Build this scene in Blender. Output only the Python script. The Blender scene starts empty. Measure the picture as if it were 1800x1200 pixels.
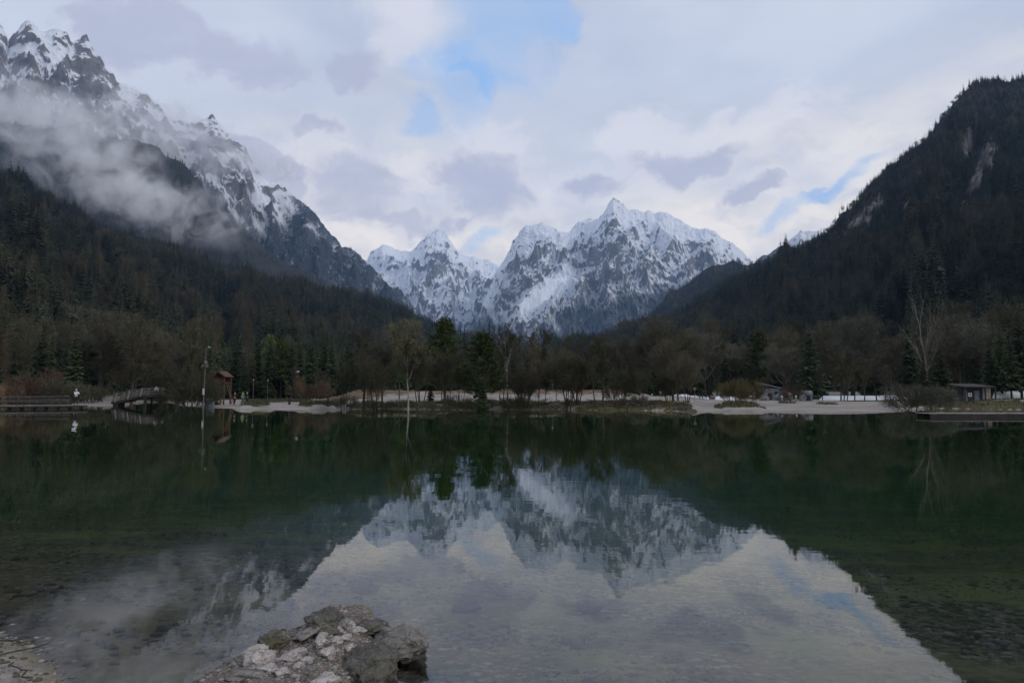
import bpy, bmesh, math, random
import numpy as np
from mathutils import Vector, Matrix, Euler

R = math.radians
scene = bpy.context.scene
COL = scene.collection

# ------------------------------------------------------------------ camera
PITCH = math.atan(91 / 1200)
CAM_Z = 1.77
cam_data = bpy.data.cameras.new("camera")
cam_data.lens = 24.0
cam_data.sensor_width = 36.0
cam_data.clip_start = 0.1
cam_data.clip_end = 60000
cam = bpy.data.objects.new("camera", cam_data)
cam.location = (0, 0, CAM_Z)
cam.rotation_euler = (math.pi / 2 + PITCH, 0, 0)
COL.objects.link(cam)
scene.camera = cam

scene.view_settings.view_transform = 'Standard'
scene.view_settings.look = 'None'
scene.view_settings.exposure = 0.38
scene.view_settings.gamma = 1.0
scene.view_settings.use_curve_mapping = False
cy = scene.cycles
cy.max_bounces = 10
cy.diffuse_bounces = 3
cy.glossy_bounces = 3
cy.transmission_bounces = 4
cy.volume_bounces = 8
cy.transparent_max_bounces = 12
cy.volume_step_rate = 1.0
cy.use_denoising = True
cy.caustics_reflective = False
cy.caustics_refractive = False

SUN_EL, SUN_AZ = 32.0, 115.0          # azimuth clockwise from the view direction
SKY_STRENGTH = 0.1

# ------------------------------------------------------------------ node helpers
class NT:
    def __init__(s, nt):
        s.nt = nt
        s.n = nt.nodes
        s.l = nt.links
    def new(s, t, **kw):
        n = s.n.new(t)
        for k, v in kw.items():
            setattr(n, k, v)
        return n
    def put(s, inp, v):
        if hasattr(v, 'is_output'):
            s.l.new(v, inp)
        elif isinstance(v, (tuple, list)) and len(v) == 3 and inp.type == 'RGBA':
            inp.default_value = (*v, 1)
        else:
            inp.default_value = v
    def math(s, op, a, b=0.0, c=0.0, clamp=False):
        n = s.new('ShaderNodeMath', operation=op, use_clamp=clamp)
        s.put(n.inputs[0], a); s.put(n.inputs[1], b)
        if len(n.inputs) > 2: s.put(n.inputs[2], c)
        return n.outputs[0]
    def vmath(s, op, a, b=(0, 0, 0)):
        n = s.new('ShaderNodeVectorMath', operation=op)
        s.put(n.inputs[0], a)
        if op == 'SCALE': s.put(n.inputs[3], b)
        else: s.put(n.inputs[1], b)
        return n.outputs[1] if op in ('LENGTH', 'DISTANCE', 'DOT_PRODUCT') else n.outputs[0]
    def mix(s, f, a, b, blend='MIX'):
        n = s.new('ShaderNodeMix', data_type='RGBA', blend_type=blend)
        s.put(n.inputs[0], f); s.put(n.inputs[6], a); s.put(n.inputs[7], b)
        return n.outputs[2]
    def step(s, v, lo, hi, a=0.0, b=1.0):
        n = s.new('ShaderNodeMapRange', interpolation_type='SMOOTHSTEP')
        s.put(n.inputs[0], v); s.put(n.inputs[1], lo); s.put(n.inputs[2], hi); s.put(n.inputs[3], a); s.put(n.inputs[4], b)
        return n.outputs[0]
    def noise(s, vec, scale, detail=4, rough=0.55, dist=0.0, color=False):
        n = s.new('ShaderNodeTexNoise')
        if vec is not None: s.put(n.inputs['Vector'], vec)
        n.inputs['Scale'].default_value = scale
        n.inputs['Detail'].default_value = detail
        n.inputs['Roughness'].default_value = rough
        n.inputs['Distortion'].default_value = dist
        return n.outputs['Color'] if color else n.outputs['Fac']
    def scale(s, vec, xyz):
        return s.vmath('MULTIPLY', vec, xyz)
    def attr(s, name):
        n = s.new('ShaderNodeAttribute', attribute_name=name)
        return n.outputs['Fac']

# ------------------------------------------------------------------ world: nishita sky under broken clouds
world = bpy.data.worlds.new("World")
scene.world = world
world.use_nodes = True
w = NT(world.node_tree)
w.n.clear()
sky = w.new('ShaderNodeTexSky', sky_type='NISHITA')
sky.sun_disc = False
sky.sun_elevation = R(SUN_EL)
sky.sun_rotation = R(SUN_AZ)
sky.altitude = 800
sky.air_density = 1.2
sky.ozone_density = 2.0
tc = w.new('ShaderNodeTexCoord').outputs['Generated']
dirn = w.vmath('NORMALIZE', tc)
# clouds live on a shell: a flattened direction stretches them towards the horizon
sep = w.new('ShaderNodeSeparateXYZ'); w.l.new(dirn, sep.inputs[0])
warp = w.noise(dirn, 3.2, 6, 0.62, color=True)
warp = w.vmath('SUBTRACT', warp, (0.5, 0.5, 0.5))
wdir = w.vmath('ADD', dirn, w.vmath('SCALE', warp, 0.14))
warp2 = w.vmath('SUBTRACT', w.noise(dirn, 14, 6, 0.6, color=True), (0.5, 0.5, 0.5))
wdir = w.vmath('ADD', wdir, w.vmath('SCALE', warp2, 0.05))
wsep = w.new('ShaderNodeSeparateXYZ'); w.l.new(wdir, wsep.inputs[0])
az = w.math('ARCTAN2', wsep.outputs[0], wsep.outputs[1])
el = w.math('ARCTAN2', wsep.outputs[2], w.math('SQRT', w.math('ADD', w.math('POWER', wsep.outputs[0], 2.0), w.math('POWER', wsep.outputs[1], 2.0))))

def dir_of(px, py):
    x, y = (px - 900) / 1200, (600 - py) / 1200
    cp, sp = math.cos(PITCH), math.sin(PITCH)
    return Vector((x, cp - y * sp, sp + y * cp))

patch_noise = w.noise(w.scale(wdir, (1, 1, 1.8)), 8.0, 10, 0.6, 0.3)
def patch(px, py, rx, ry, rot=0.0, soft=0.55, amp=4.6):
    soft = 0.35 + soft * 0.6
    """soft elliptical patch of sky round the direction of a bearing and height"""
    d = dir_of(px, py)
    a0 = math.atan2(d.x, d.y); e0 = math.atan2(d.z, math.hypot(d.x, d.y))
    da = w.math('SUBTRACT', az, a0); de = w.math('SUBTRACT', el, e0)
    c, s_ = math.cos(R(rot)), math.sin(R(rot))
    u = w.math('DIVIDE', w.math('ADD', w.math('MULTIPLY', da, c), w.math('MULTIPLY', de, s_)), rx / 1200)
    v = w.math('DIVIDE', w.math('SUBTRACT', w.math('MULTIPLY', de, c), w.math('MULTIPLY', da, s_)), ry / 1200)
    r2 = w.math('ADD', w.math('MULTIPLY', u, u), w.math('MULTIPLY', v, v))
    r1 = w.math('SQRT', r2)
    e_ = w.math('ADD', w.math('MULTIPLY', w.math('SUBTRACT', 1.0, r1), 0.9), w.math('MULTIPLY', w.math('SUBTRACT', patch_noise, 0.5), amp))
    return w.math('MULTIPLY', w.step(e_, -0.30, 0.42), w.step(r1, 2.4, 1.3))

def vmax(lst):
    o = lst[0]
    for q in lst[1:]: o = w.math('MAXIMUM', o, q)
    return o

K = 1.0 / SKY_STRENGTH
def kc(r, g, b): return (r * K, g * K, b * K)
big = w.noise(w.scale(dirn, (1, 1, 2.2)), 2.6, 7, 0.5)
fine = w.noise(w.scale(wdir, (1, 1, 2.8)), 9.0, 8, 0.55)
elr = w.math('ARCSINE', sep.outputs[2])
# lavender overcast, paler lower down, cream just over the horizon
high = w.mix(w.step(big, 0.34, 0.68), kc(0.41, 0.455, 0.565), kc(0.56, 0.60, 0.69))
low = w.mix(w.step(fine, 0.35, 0.65), kc(0.66, 0.64, 0.64), kc(0.97, 0.88, 0.76))
cloud = w.mix(w.step(w.math('ADD', elr, w.math('MULTIPLY', w.math('SUBTRACT', big, 0.5), 0.5)), 0.16, 0.46), low, high)
bright = vmax([patch(740, 60, 90, 70, 0, 0.1, 3), patch(700, 330, 70, 60, 0, 0.1), patch(960, 330, 50, 60, 0, .1), patch(1180, 240, 160, 40, 10, 0.1),
               patch(560, 290, 60, 60, 0, 0.1), patch(1440, 330, 110, 45, 30, 0.1), patch(1320, 430, 140, 50, 0, .1), patch(620, 390, 120, 60, 0, .1), patch(880, 240, 60, 60, 0, .1)])
cloud = w.mix(w.math('MULTIPLY', bright, 0.26), cloud, kc(0.98, 0.90, 0.84))
dark = vmax([patch(838, 335, 120, 58, 0, 0.45, 2.6), patch(625, 328, 90, 52, 0, 0.35, 2.6), patch(1035, 325, 90, 32, 8, 0.3, 2.6), patch(545, 222, 38, 22, 0, 0.3),
             patch(610, 150, 55, 40, 0, 0.3), patch(465, 130, 100, 50, 0, 0.2), patch(1190, 285, 110, 26, 5, 0.2, 2.6), patch(480, 300, 70, 30, -20, 0.3),
             patch(760, 380, 90, 22, 0, .2), patch(280, 40, 110, 40, 0, 0.1), patch(1340, 340, 60, 18, 20, 0.1)])
rim = w.math('MULTIPLY', w.math('MULTIPLY', dark, w.math('SUBTRACT', 1.0, dark)), 1.4)
cloud = w.mix(w.math('MULTIPLY', rim, w.step(elr, 0.5, 0.25)), cloud, kc(0.98, 0.90, 0.84))
dark = w.math('MULTIPLY', dark, w.step(fine, 0.25, 0.6, 0.55, 1.0))
cloud = w.mix(w.math('MULTIPLY', dark, 0.80), cloud, kc(0.41, 0.42, 0.53))
holes = vmax([patch(880, 40, 100, 130, 0, 0.3, 1.6), patch(838, 130, 85, 75, 30, 0.3, 1.6), patch(745, 205, 36, 52, -10, 0.0), patch(1470, 325, 60, 12, 32, 0.1, 4),
              patch(1385, 385, 60, 16, 35, 0.0), patch(850, 415, 50, 16, 25, 0.1, 3), patch(960, 20, 50, 60, 0, 0.0)])
generic = w.math('MULTIPLY', w.step(w.noise(w.scale(dirn, (1, 1, 1.6)), 1.7, 5, 0.5), 0.63, 0.75), w.step(elr, 0.75, 1.0))
holes = w.math('MAXIMUM', holes, generic)
holes = w.math('MULTIPLY', holes, w.step(fine, 0.33, 0.52, 1.0, 0.55))
blue = w.mix(1.0, sky.outputs[0], (0.9, 0.95, 1.0), 'MULTIPLY')
blue = w.mix(0.7, blue, kc(0.28, 0.53, 0.93))
col = w.mix(w.math('MULTIPLY', holes, 0.88), cloud, blue)
# below the horizon the shell simply fades into dull ground light
col = w.mix(w.step(elr, -0.08, 0.0), kc(0.10, 0.10, 0.12), col)
bg = w.new('ShaderNodeBackground')
w.l.new(col, bg.inputs[0]); bg.inputs[1].default_value = SKY_STRENGTH
wo = w.new('ShaderNodeOutputWorld'); w.l.new(bg.outputs[0], wo.inputs[0])

sun_data = bpy.data.lights.new("sun", 'SUN')
sun_data.energy = 0.9
sun_data.angle = R(18)
sun_data.color = (1.0, 0.95, 0.86)
sun = bpy.data.objects.new("sun", sun_data)
sd_ = Vector((math.sin(R(SUN_AZ)) * math.cos(R(SUN_EL)), math.cos(R(SUN_AZ)) * math.cos(R(SUN_EL)), math.sin(R(SUN_EL))))
sun.rotation_euler = sd_.to_track_quat('Z', 'Y').to_euler()
sun.location = (200, -200, 400)
COL.objects.link(sun)

# ------------------------------------------------------------------ noise in numpy
_rs = np.random.RandomState(7)
_perm = np.tile(_rs.permutation(256), 3)
_grad = _rs.normal(size=(256, 3)); _grad /= np.linalg.norm(_grad, axis=1)[:, None]

def perlin(x, y, z=0.0):
    x, y, z = np.broadcast_arrays(np.asarray(x, float), np.asarray(y, float), np.asarray(z, float))
    xi, yi, zi = np.floor(x).astype(int), np.floor(y).astype(int), np.floor(z).astype(int)
    xf, yf, zf = x - xi, y - yi, z - zi
    xi &= 255; yi &= 255; zi &= 255
    f = lambda t: t * t * t * (t * (t * 6 - 15) + 10)
    u, v, s = f(xf), f(yf), f(zf)
    def g(i, j, k):
        h = _perm[_perm[_perm[(xi + i) & 255] + ((yi + j) & 255)] + ((zi + k) & 255)]
        G = _grad[h & 255]
        return G[..., 0] * (xf - i) + G[..., 1] * (yf - j) + G[..., 2] * (zf - k)
    L = lambda a, b, t: a + (b - a) * t
    return 1.6 * L(L(L(g(0, 0, 0), g(1, 0, 0), u), L(g(0, 1, 0), g(1, 1, 0), u), v),
                   L(L(g(0, 0, 1), g(1, 0, 1), u), L(g(0, 1, 1), g(1, 1, 1), u), v), s)

def fbm(x, y, z=0.0, octs=5, gain=0.5):
    a, f, o = 1.0, 1.0, 0.0
    for k in range(octs):
        o = o + a * perlin(x * f + 17.3 * k, y * f + 5.1 * k, z * f + 9.7 * k)
        a *= gain; f *= 2.03
    return o

def ridged(x, y, z=0.0, octs=6, gain=0.55):
    a, f, o, wgt = 1.0, 1.0, 0.0, 1.0
    for k in range(octs):
        n = 1 - np.abs(perlin(x * f + 31.7 * k, y * f + 11.3 * k, z * f + 3.9 * k)) * 1.6
        n = np.clip(n, 0, 1) ** 2
        o = o + a * n * wgt
        wgt = np.clip(n * 1.6, 0, 1)
        a *= gain; f *= 2.05
    return o

def sst(x, a, b):
    t = np.clip((x - a) / (b - a), 0, 1)
    return t * t * (3 - 2 * t)

# ------------------------------------------------------------------ object helpers
def tag(o, label=None, cat=None, group=None, kind=None):
    if label: o['label'] = label
    if cat: o['category'] = cat
    if group: o['group'] = group
    if kind: o['kind'] = kind
    return o

def link(name, me, parent=None, loc=None):
    o = bpy.data.objects.new(name, me)
    COL.objects.link(o)
    if parent: o.parent = parent
    if loc is not None: o.location = loc
    return o

def thing(name, label, cat, loc=(0, 0, 0), rz=0.0, group=None):
    o = link(name, None); o.location = loc; o.rotation_euler = (0, 0, rz)
    return tag(o, label, cat, group)

def np_mesh(name, verts, faces, mats=(), smooth=False, mat_index=None):
    me = bpy.data.meshes.new(name)
    verts = np.asarray(verts, np.float32)
    if isinstance(faces, np.ndarray):
        n, k = faces.shape
        me.vertices.add(len(verts)); me.vertices.foreach_set('co', verts.ravel())
        me.loops.add(n * k); me.loops.foreach_set('vertex_index', faces.astype(np.int32).ravel())
        me.polygons.add(n)
        me.polygons.foreach_set('loop_start', np.arange(0, n * k, k, dtype=np.int32))
        me.polygons.foreach_set('loop_total', np.full(n, k, np.int32))
    else:
        me.from_pydata([tuple(map(float, v)) for v in verts], [], faces)
    for m in mats: me.materials.append(m)
    if mat_index is not None: me.polygons.foreach_set('material_index', np.asarray(mat_index, np.int32))
    me.update(calc_edges=True)
    if smooth: me.polygons.foreach_set('use_smooth', np.ones(len(me.polygons), bool))
    me.validate()
    return me

def set_attr(me, name, arr, typ='FLOAT'):
    a = me.attributes.new(name, typ, 'POINT')
    a.data.foreach_set('vector' if typ == 'FLOAT_VECTOR' else 'value', np.ascontiguousarray(arr, np.int32 if typ == 'INT' else np.float32).ravel())

def grid_faces(nu, nv):
    i = np.arange((nu - 1) * (nv - 1)); a = (i // (nu - 1)) * nu + i % (nu - 1)
    return np.stack([a, a + 1, a + nu + 1, a + nu], 1)

# ------------------------------------------------------------------ materials
MATS = {}
def new_mat(name):
    m = bpy.data.materials.new(name); m.use_nodes = True
    t = NT(m.node_tree); t.n.clear()
    out = t.new('ShaderNodeOutputMaterial')
    MATS[name] = m
    return m, t, out

def simple(name, a, b=None, scale=3.0, rough=0.85, bump=0.0, stretch=(1, 1, 1), vary=0.0, metallic=0.0, detail=5):
    m, t, out = new_mat(name)
    p = t.new('ShaderNodeBsdfPrincipled')
    oc = t.new('ShaderNodeTexCoord').outputs['Object']
    n = t.noise(t.scale(oc, stretch), scale, detail, 0.6)
    c = t.mix(t.step(n, 0.3, 0.7), a, b if b else tuple(v * 0.7 for v in a))
    if vary:
        r = t.new('ShaderNodeObjectInfo').outputs['Random']
        h = t.new('ShaderNodeHueSaturation')
        t.put(h.inputs['Value'], t.step(r, 0.0, 1.0, 1 - vary, 1 + vary))
        t.put(h.inputs['Hue'], t.step(t.math('FRACT', t.math('MULTIPLY', r, 7.31)), 0.0, 1.0, 0.485, 0.515))
        t.put(h.inputs['Color'], c); c = h.outputs[0]
    t.put(p.inputs['Base Color'], c)
    p.inputs['Roughness'].default_value = rough
    p.inputs['Metallic'].default_value = metallic
    p.inputs['Specular IOR Level'].default_value = 0.25
    if bump:
        b_ = t.new('ShaderNodeBump'); b_.inputs['Strength'].default_value = 0.6; b_.inputs['Distance'].default_value = bump
        t.put(b_.inputs['Height'], n); t.l.new(b_.outputs[0], p.inputs['Normal'])
    t.l.new(p.outputs[0], out.inputs[0])
    return m

M_needle = simple('spruce_needles', (0.042, 0.058, 0.020), (0.020, 0.030, 0.012), 0.6, vary=0.45)
M_needle_far = simple('far_needles', (0.040, 0.056, 0.024), (0.019, 0.028, 0.013), 0.3, vary=0.55)
M_pine = simple('pine_needles', (0.080, 0.105, 0.026), (0.040, 0.055, 0.016), 0.8, vary=0.3)
M_bark = simple('dark_bark', (0.062, 0.054, 0.040), (0.04, 0.035, 0.026), 4, vary=0.3, stretch=(3, 3, .5))
M_twig = simple('brown_twigs', (0.105, 0.095, 0.058), (0.066, 0.061, 0.038), 1.0, vary=0.35)
M_twig_grey = simple('grey_twigs', (0.13, 0.122, 0.092), (0.08, 0.077, 0.056), 1.0, vary=0.25)
M_twig_red = simple('reddish_twigs', (0.115, 0.070, 0.048), (0.075, 0.048, 0.034), 1.0, vary=0.2)
M_twig_gold = simple('golden_twigs', (0.15, 0.115, 0.055), (0.095, 0.072, 0.038), 1.0, vary=0.2)
M_larch = simple('larch_twigs', (0.115, 0.086, 0.052), (0.07, 0.055, 0.034), 0.4, vary=0.4)
M_birch = simple('birch_bark', (0.58, 0.56, 0.52), (0.16, 0.14, 0.13), 1.6, stretch=(1, 1, 3))
M_pale = simple('pale_bark', (0.19, 0.175, 0.15), (0.11, 0.10, 0.085), 1.2)
M_leafy = simple('yellow_leaves', (0.24, 0.21, 0.09), (0.15, 0.135, 0.06), 1.5)
M_reed = simple('dry_reed', (0.30, 0.20, 0.12), (0.17, 0.115, 0.07), 0.5, vary=0.2)
M_tuft = simple('dry_grass', (0.11, 0.10, 0.045), (0.06, 0.055, 0.025), 0.5, vary=0.3)
M_wood = simple('weathered_wood', (0.15, 0.135, 0.12), (0.08, 0.07, 0.062), 2, bump=0.01, stretch=(1, 1, 4))
M_wood_dark = simple('dark_wood', (0.055, 0.045, 0.04), (0.03, 0.025, 0.022), 2)
M_wood_pale = simple('pale_wood', (0.34, 0.30, 0.26), (0.22, 0.19, 0.17), 2)
M_wood_orange = simple('orange_wood', (0.15, 0.085, 0.052), (0.09, 0.054, 0.035), 3, stretch=(1, 1, 4))
M_tile = simple('red_roof', (0.12, 0.068, 0.045), (0.075, 0.042, 0.03), 5)
M_deck = simple('jetty_deck', (0.30, 0.28, 0.25), (0.17, 0.16, 0.145), 1.5)
M_white = simple('white_paint', (0.75, 0.75, 0.76), (0.6, 0.6, 0.62), 3, rough=0.5)
M_grey = simple('grey_paint', (0.20, 0.21, 0.23), (0.13, 0.14, 0.155), 3, rough=0.6)
M_bluegrey = simple('blue_grey_paint', (0.15, 0.175, 0.21), (0.11, 0.13, 0.16), 3, rough=0.6)
M_metal = simple('pole_metal', (0.17, 0.155, 0.14), (0.11, 0.10, 0.09), 5, rough=0.5, metallic=0.3)
M_glass = simple('dark_glass', (0.03, 0.035, 0.04), (0.02, 0.02, 0.025), 2, rough=0.15)
M_skin = simple('skin', (0.48, 0.32, 0.25), (0.42, 0.28, 0.21), 8, rough=0.6)
M_hair = simple('dark_hair', (0.03, 0.022, 0.018), None, 20)
M_stone = simple('garden_stone', (0.23, 0.23, 0.235), (0.12, 0.12, 0.125), 2.5, bump=0.05)

def mountain_mat(name, snow_line, rock_a, rock_b, lo=0.40, hi=0.56, forest=None, sc=1.0, dust=(0.54, 0.70, 0.60)):
    m, t, out = new_mat(name)
    p = t.new('ShaderNodeBsdfPrincipled')
    geo = t.new('ShaderNodeNewGeometry')
    pos = geo.outputs['Position']
    s = t.new('ShaderNodeSeparateXYZ'); t.l.new(geo.outputs['Normal'], s.inputs[0])
    ps = t.new('ShaderNodeSeparateXYZ'); t.l.new(pos, ps.inputs[0])
    n1 = t.noise(t.scale(pos, (1, 1, 1.6)), 0.007 * sc, 8, 0.68)
    n2 = t.noise(t.scale(pos, (1, 0.6, 0.35)), 0.03 * sc, 6, 0.65)
    nn = t.math('ADD', t.math('MULTIPLY', t.math('SUBTRACT', n1, 0.5), 0.55), t.math('MULTIPLY', t.math('SUBTRACT', n2, 0.5), 0.5))
    band = t.noise(t.scale(t.vmath('ADD', pos, (0, 0, 0)), (0.25, 0.25, 2.2)), 0.006 * sc, 5, 0.6)
    nn = t.math('ADD', nn, t.math('MULTIPLY', t.math('SUBTRACT', band, 0.5), 0.75))
    nn = t.math('ADD', nn, t.math('MULTIPLY', t.attr('hollow'), 0.30))
    n3 = t.noise(t.scale(pos, (1, 1, 0.8)), 0.05 * sc, 5, 0.75)
    nn = t.math('ADD', nn, t.math('MULTIPLY', t.math('SUBTRACT', n3, 0.5), 0.95))
    f = t.math('ADD', t.math('ADD', s.outputs[2], nn), t.attr('bias'))
    mask = t.step(f, lo, hi)
    rock = t.mix(t.step(t.noise(t.scale(pos, (1, 1, 3)), 0.012 * sc, 7, 0.6), 0.3, 0.7), rock_a, rock_b)
    snow = t.mix(t.step(n1, 0.3, 0.7), (0.72, 0.75, 0.82), (0.84, 0.86, 0.90))
    c = rock
    fm = t.attr('forest')
    tree = t.mix(t.step(t.noise(t.scale(pos, (1, 1, 0.5)), 0.05 * sc, 4, 0.7), 0.35, 0.65), (0.030, 0.038, 0.036), (0.075, 0.085, 0.09))
    c = t.mix(fm, rock, tree)
    mask = t.math('MULTIPLY', mask, t.math('SUBTRACT', 1.0, t.math('MULTIPLY', fm, t.step(n2, dust[0], dust[1], 0.985, dust[2]))))
    c = t.mix(mask, c, snow)
    t.put(p.inputs['Base Color'], c)
    p.inputs['Roughness'].default_value = 0.9
    p.inputs['Specular IOR Level'].default_value = 0.1
    b = t.new('ShaderNodeBump'); b.inputs['Strength'].default_value = 0.9; b.inputs['Distance'].default_value = 30 / sc
    t.put(b.inputs['Height'], t.math('ADD', n1, t.math('MULTIPLY', n2, 0.6)))
    t.l.new(b.outputs[0], p.inputs['Normal'])
    t.l.new(p.outputs[0], out.inputs[0])
    return m

M_massif = mountain_mat('snowy_rock', 0, (0.17, 0.17, 0.18), (0.28, 0.27, 0.265), 0.17, 0.45)
M_leftmt = mountain_mat('snowy_crag', 0, (0.15, 0.135, 0.13), (0.24, 0.22, 0.205), 0.28, 0.50, sc=1.5, dust=(0.50, 0.66, 0.50))

def hill_mat():
    m, t, out = new_mat('forest_floor_slope')
    p = t.new('ShaderNodeBsdfPrincipled')
    pos = t.new('ShaderNodeNewGeometry').outputs['Position']
    n = t.noise(pos, 0.03, 7, 0.65)
    n2 = t.noise(t.scale(pos, (1, 1, 0.4)), 0.09, 7, 0.7)
    soil = t.mix(t.step(n, 0.35, 0.65), (0.026, 0.027, 0.016), (0.048, 0.040, 0.026))
    rock = t.mix(t.step(n2, 0.35, 0.62), (0.06, 0.057, 0.052), (0.25, 0.235, 0.215))
    rk = t.step(t.math('ADD', t.attr('rock'), t.math('MULTIPLY', t.math('SUBTRACT', n2, 0.5), 2.6)), 0.45, 0.80)
    t.put(p.inputs['Base Color'], t.mix(rk, soil, rock))
    p.inputs['Roughness'].default_value = 0.95
    p.inputs['Specular IOR Level'].default_value = 0.1
    b = t.new('ShaderNodeBump'); b.inputs['Distance'].default_value = 5
    t.put(b.inputs['Height'], n2); t.l.new(b.outputs[0], p.inputs['Normal'])
    t.l.new(p.outputs[0], out.inputs[0])
    return m
M_hill = hill_mat()

def ground_mat():
    m, t, out = new_mat('ground_mix')
    p = t.new('ShaderNodeBsdfPrincipled')
    pos = t.new('ShaderNodeNewGeometry').outputs['Position']
    sp = t.new('ShaderNodeSeparateXYZ'); t.l.new(pos, sp.inputs[0])
    n = t.noise(pos, 0.5, 6, 0.6)
    n2 = t.noise(pos, 7.0, 5, 0.65)
    gravel = t.mix(t.step(n2, 0.3, 0.7), (0.27, 0.235, 0.20), (0.39, 0.345, 0.305))
    gravel = t.mix(t.step(t.noise(t.scale(pos, (0.4, 1, 1)), 1.6, 6, 0.7), 0.48, 0.66, 0, 0.6), gravel, (0.20, 0.17, 0.145))
    gravel = t.mix(t.step(t.noise(t.scale(pos, (0.3, 1, 1)), 0.35, 5, 0.6), 0.44, 0.66), gravel, (0.20, 0.175, 0.155))
    grass = t.mix(t.step(n, 0.35, 0.65), (0.085, 0.085, 0.032), (0.045, 0.045, 0.022))
    grass = t.mix(t.step(n2, 0.5, 0.8), grass, (0.14, 0.115, 0.05))
    brown = t.mix(t.step(n, 0.35, 0.65), (0.17, 0.105, 0.06), (0.10, 0.07, 0.045))
    ga = t.step(t.math('ADD', t.attr('grass'), t.math('MULTIPLY', t.math('SUBTRACT', n, 0.5), 0.6)), 0.42, 0.62)
    ba = t.step(t.math('ADD', t.attr('earth'), t.math('MULTIPLY', t.math('SUBTRACT', n, 0.5), 0.9)), 0.42, 0.66)
    land = t.mix(ba, t.mix(ga, gravel, grass), brown)
    # lake bed: pale silt and pebbles with algae in patches, browner in the shallows
    v = t.new('ShaderNodeTexVoronoi'); v.inputs['Scale'].default_value = 11.0; t.put(v.inputs['Vector'], t.vmath('ADD', pos, t.vmath('SCALE', t.noise(pos, 6, 3, 0.5, color=True), 0.12)))
    vv = t.new('ShaderNodeTexVoronoi'); vv.inputs['Scale'].default_value = 34.0; t.put(vv.inputs['Vector'], pos)
    hs = t.new('ShaderNodeSeparateColor'); t.l.new(v.outputs['Color'], hs.inputs[0])
    hs2 = t.new('ShaderNodeSeparateColor'); t.l.new(vv.outputs['Color'], hs2.inputs[0])
    stones = t.mix(t.step(hs.outputs[0], 0.55, 1.0), (0.12, 0.11, 0.07), (0.30, 0.285, 0.21))
    stones = t.mix(t.step(hs2.outputs[0], 0.6, 1.0, 0.0, 0.7), stones, (0.32, 0.30, 0.24))
    stones = t.mix(t.step(v.outputs['Distance'], 0.35, 0.75), stones, (0.06, 0.055, 0.04))
    m1 = t.noise(pos, 0.55, 6, 0.65); m2 = t.noise(t.scale(pos, (1, 1.3, 1)), 1.4, 6, 0.7)
    m3 = t.noise(pos, 0.22, 5, 0.6)
    mud = t.mix(t.step(t.noise(pos, 9, 5, .65), .35, .65), (0.17, 0.15, 0.105), (0.10, 0.088, 0.06))
    stones = t.mix(t.step(t.math('ADD', m3, t.math('MULTIPLY', m2, 0.5)), 0.70, 0.84, 0.0, 0.92), stones, mud)
    bed = t.mix(t.step(m1, 0.44, 0.60, 0.0, 0.85), stones, (0.23, 0.225, 0.10))
    bed = t.mix(t.step(m2, 0.50, 0.66, 0.0, 0.8), bed, (0.06, 0.062, 0.03))
    silt = t.mix(t.step(m2, 0.3, 0.6), (0.25, 0.20, 0.125), (0.15, 0.115, 0.072))
    bed = t.mix(t.math('MULTIPLY', t.attr('silt'), t.step(m1, 0.3, 0.6, 0.1, 0.65)), bed, silt)
    under = t.step(sp.outputs[2], -0.01, 0.02, 1.0, 0.0)
    wet = t.step(sp.outputs[2], 0.0, 0.07, 0.55, 1.0)
    land = t.mix(wet, t.mix(1.0, land, (0.5, 0.48, 0.45), 'MULTIPLY'), land)
    t.put(p.inputs['Base Color'], t.mix(under, land, bed))
    p.inputs['Roughness'].default_value = 0.92
    p.inputs['Specular IOR Level'].default_value = 0.15
    b = t.new('ShaderNodeBump'); b.inputs['Distance'].default_value = 0.05; b.inputs['Strength'].default_value = 0.8
    t.put(b.inputs['Height'], t.math('ADD', n2, t.math('MULTIPLY', v.outputs['Distance'], -0.7))); t.l.new(b.outputs[0], p.inputs['Normal'])
    t.l.new(p.outputs[0], out.inputs[0])
    return m
M_ground = ground_mat()

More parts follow.
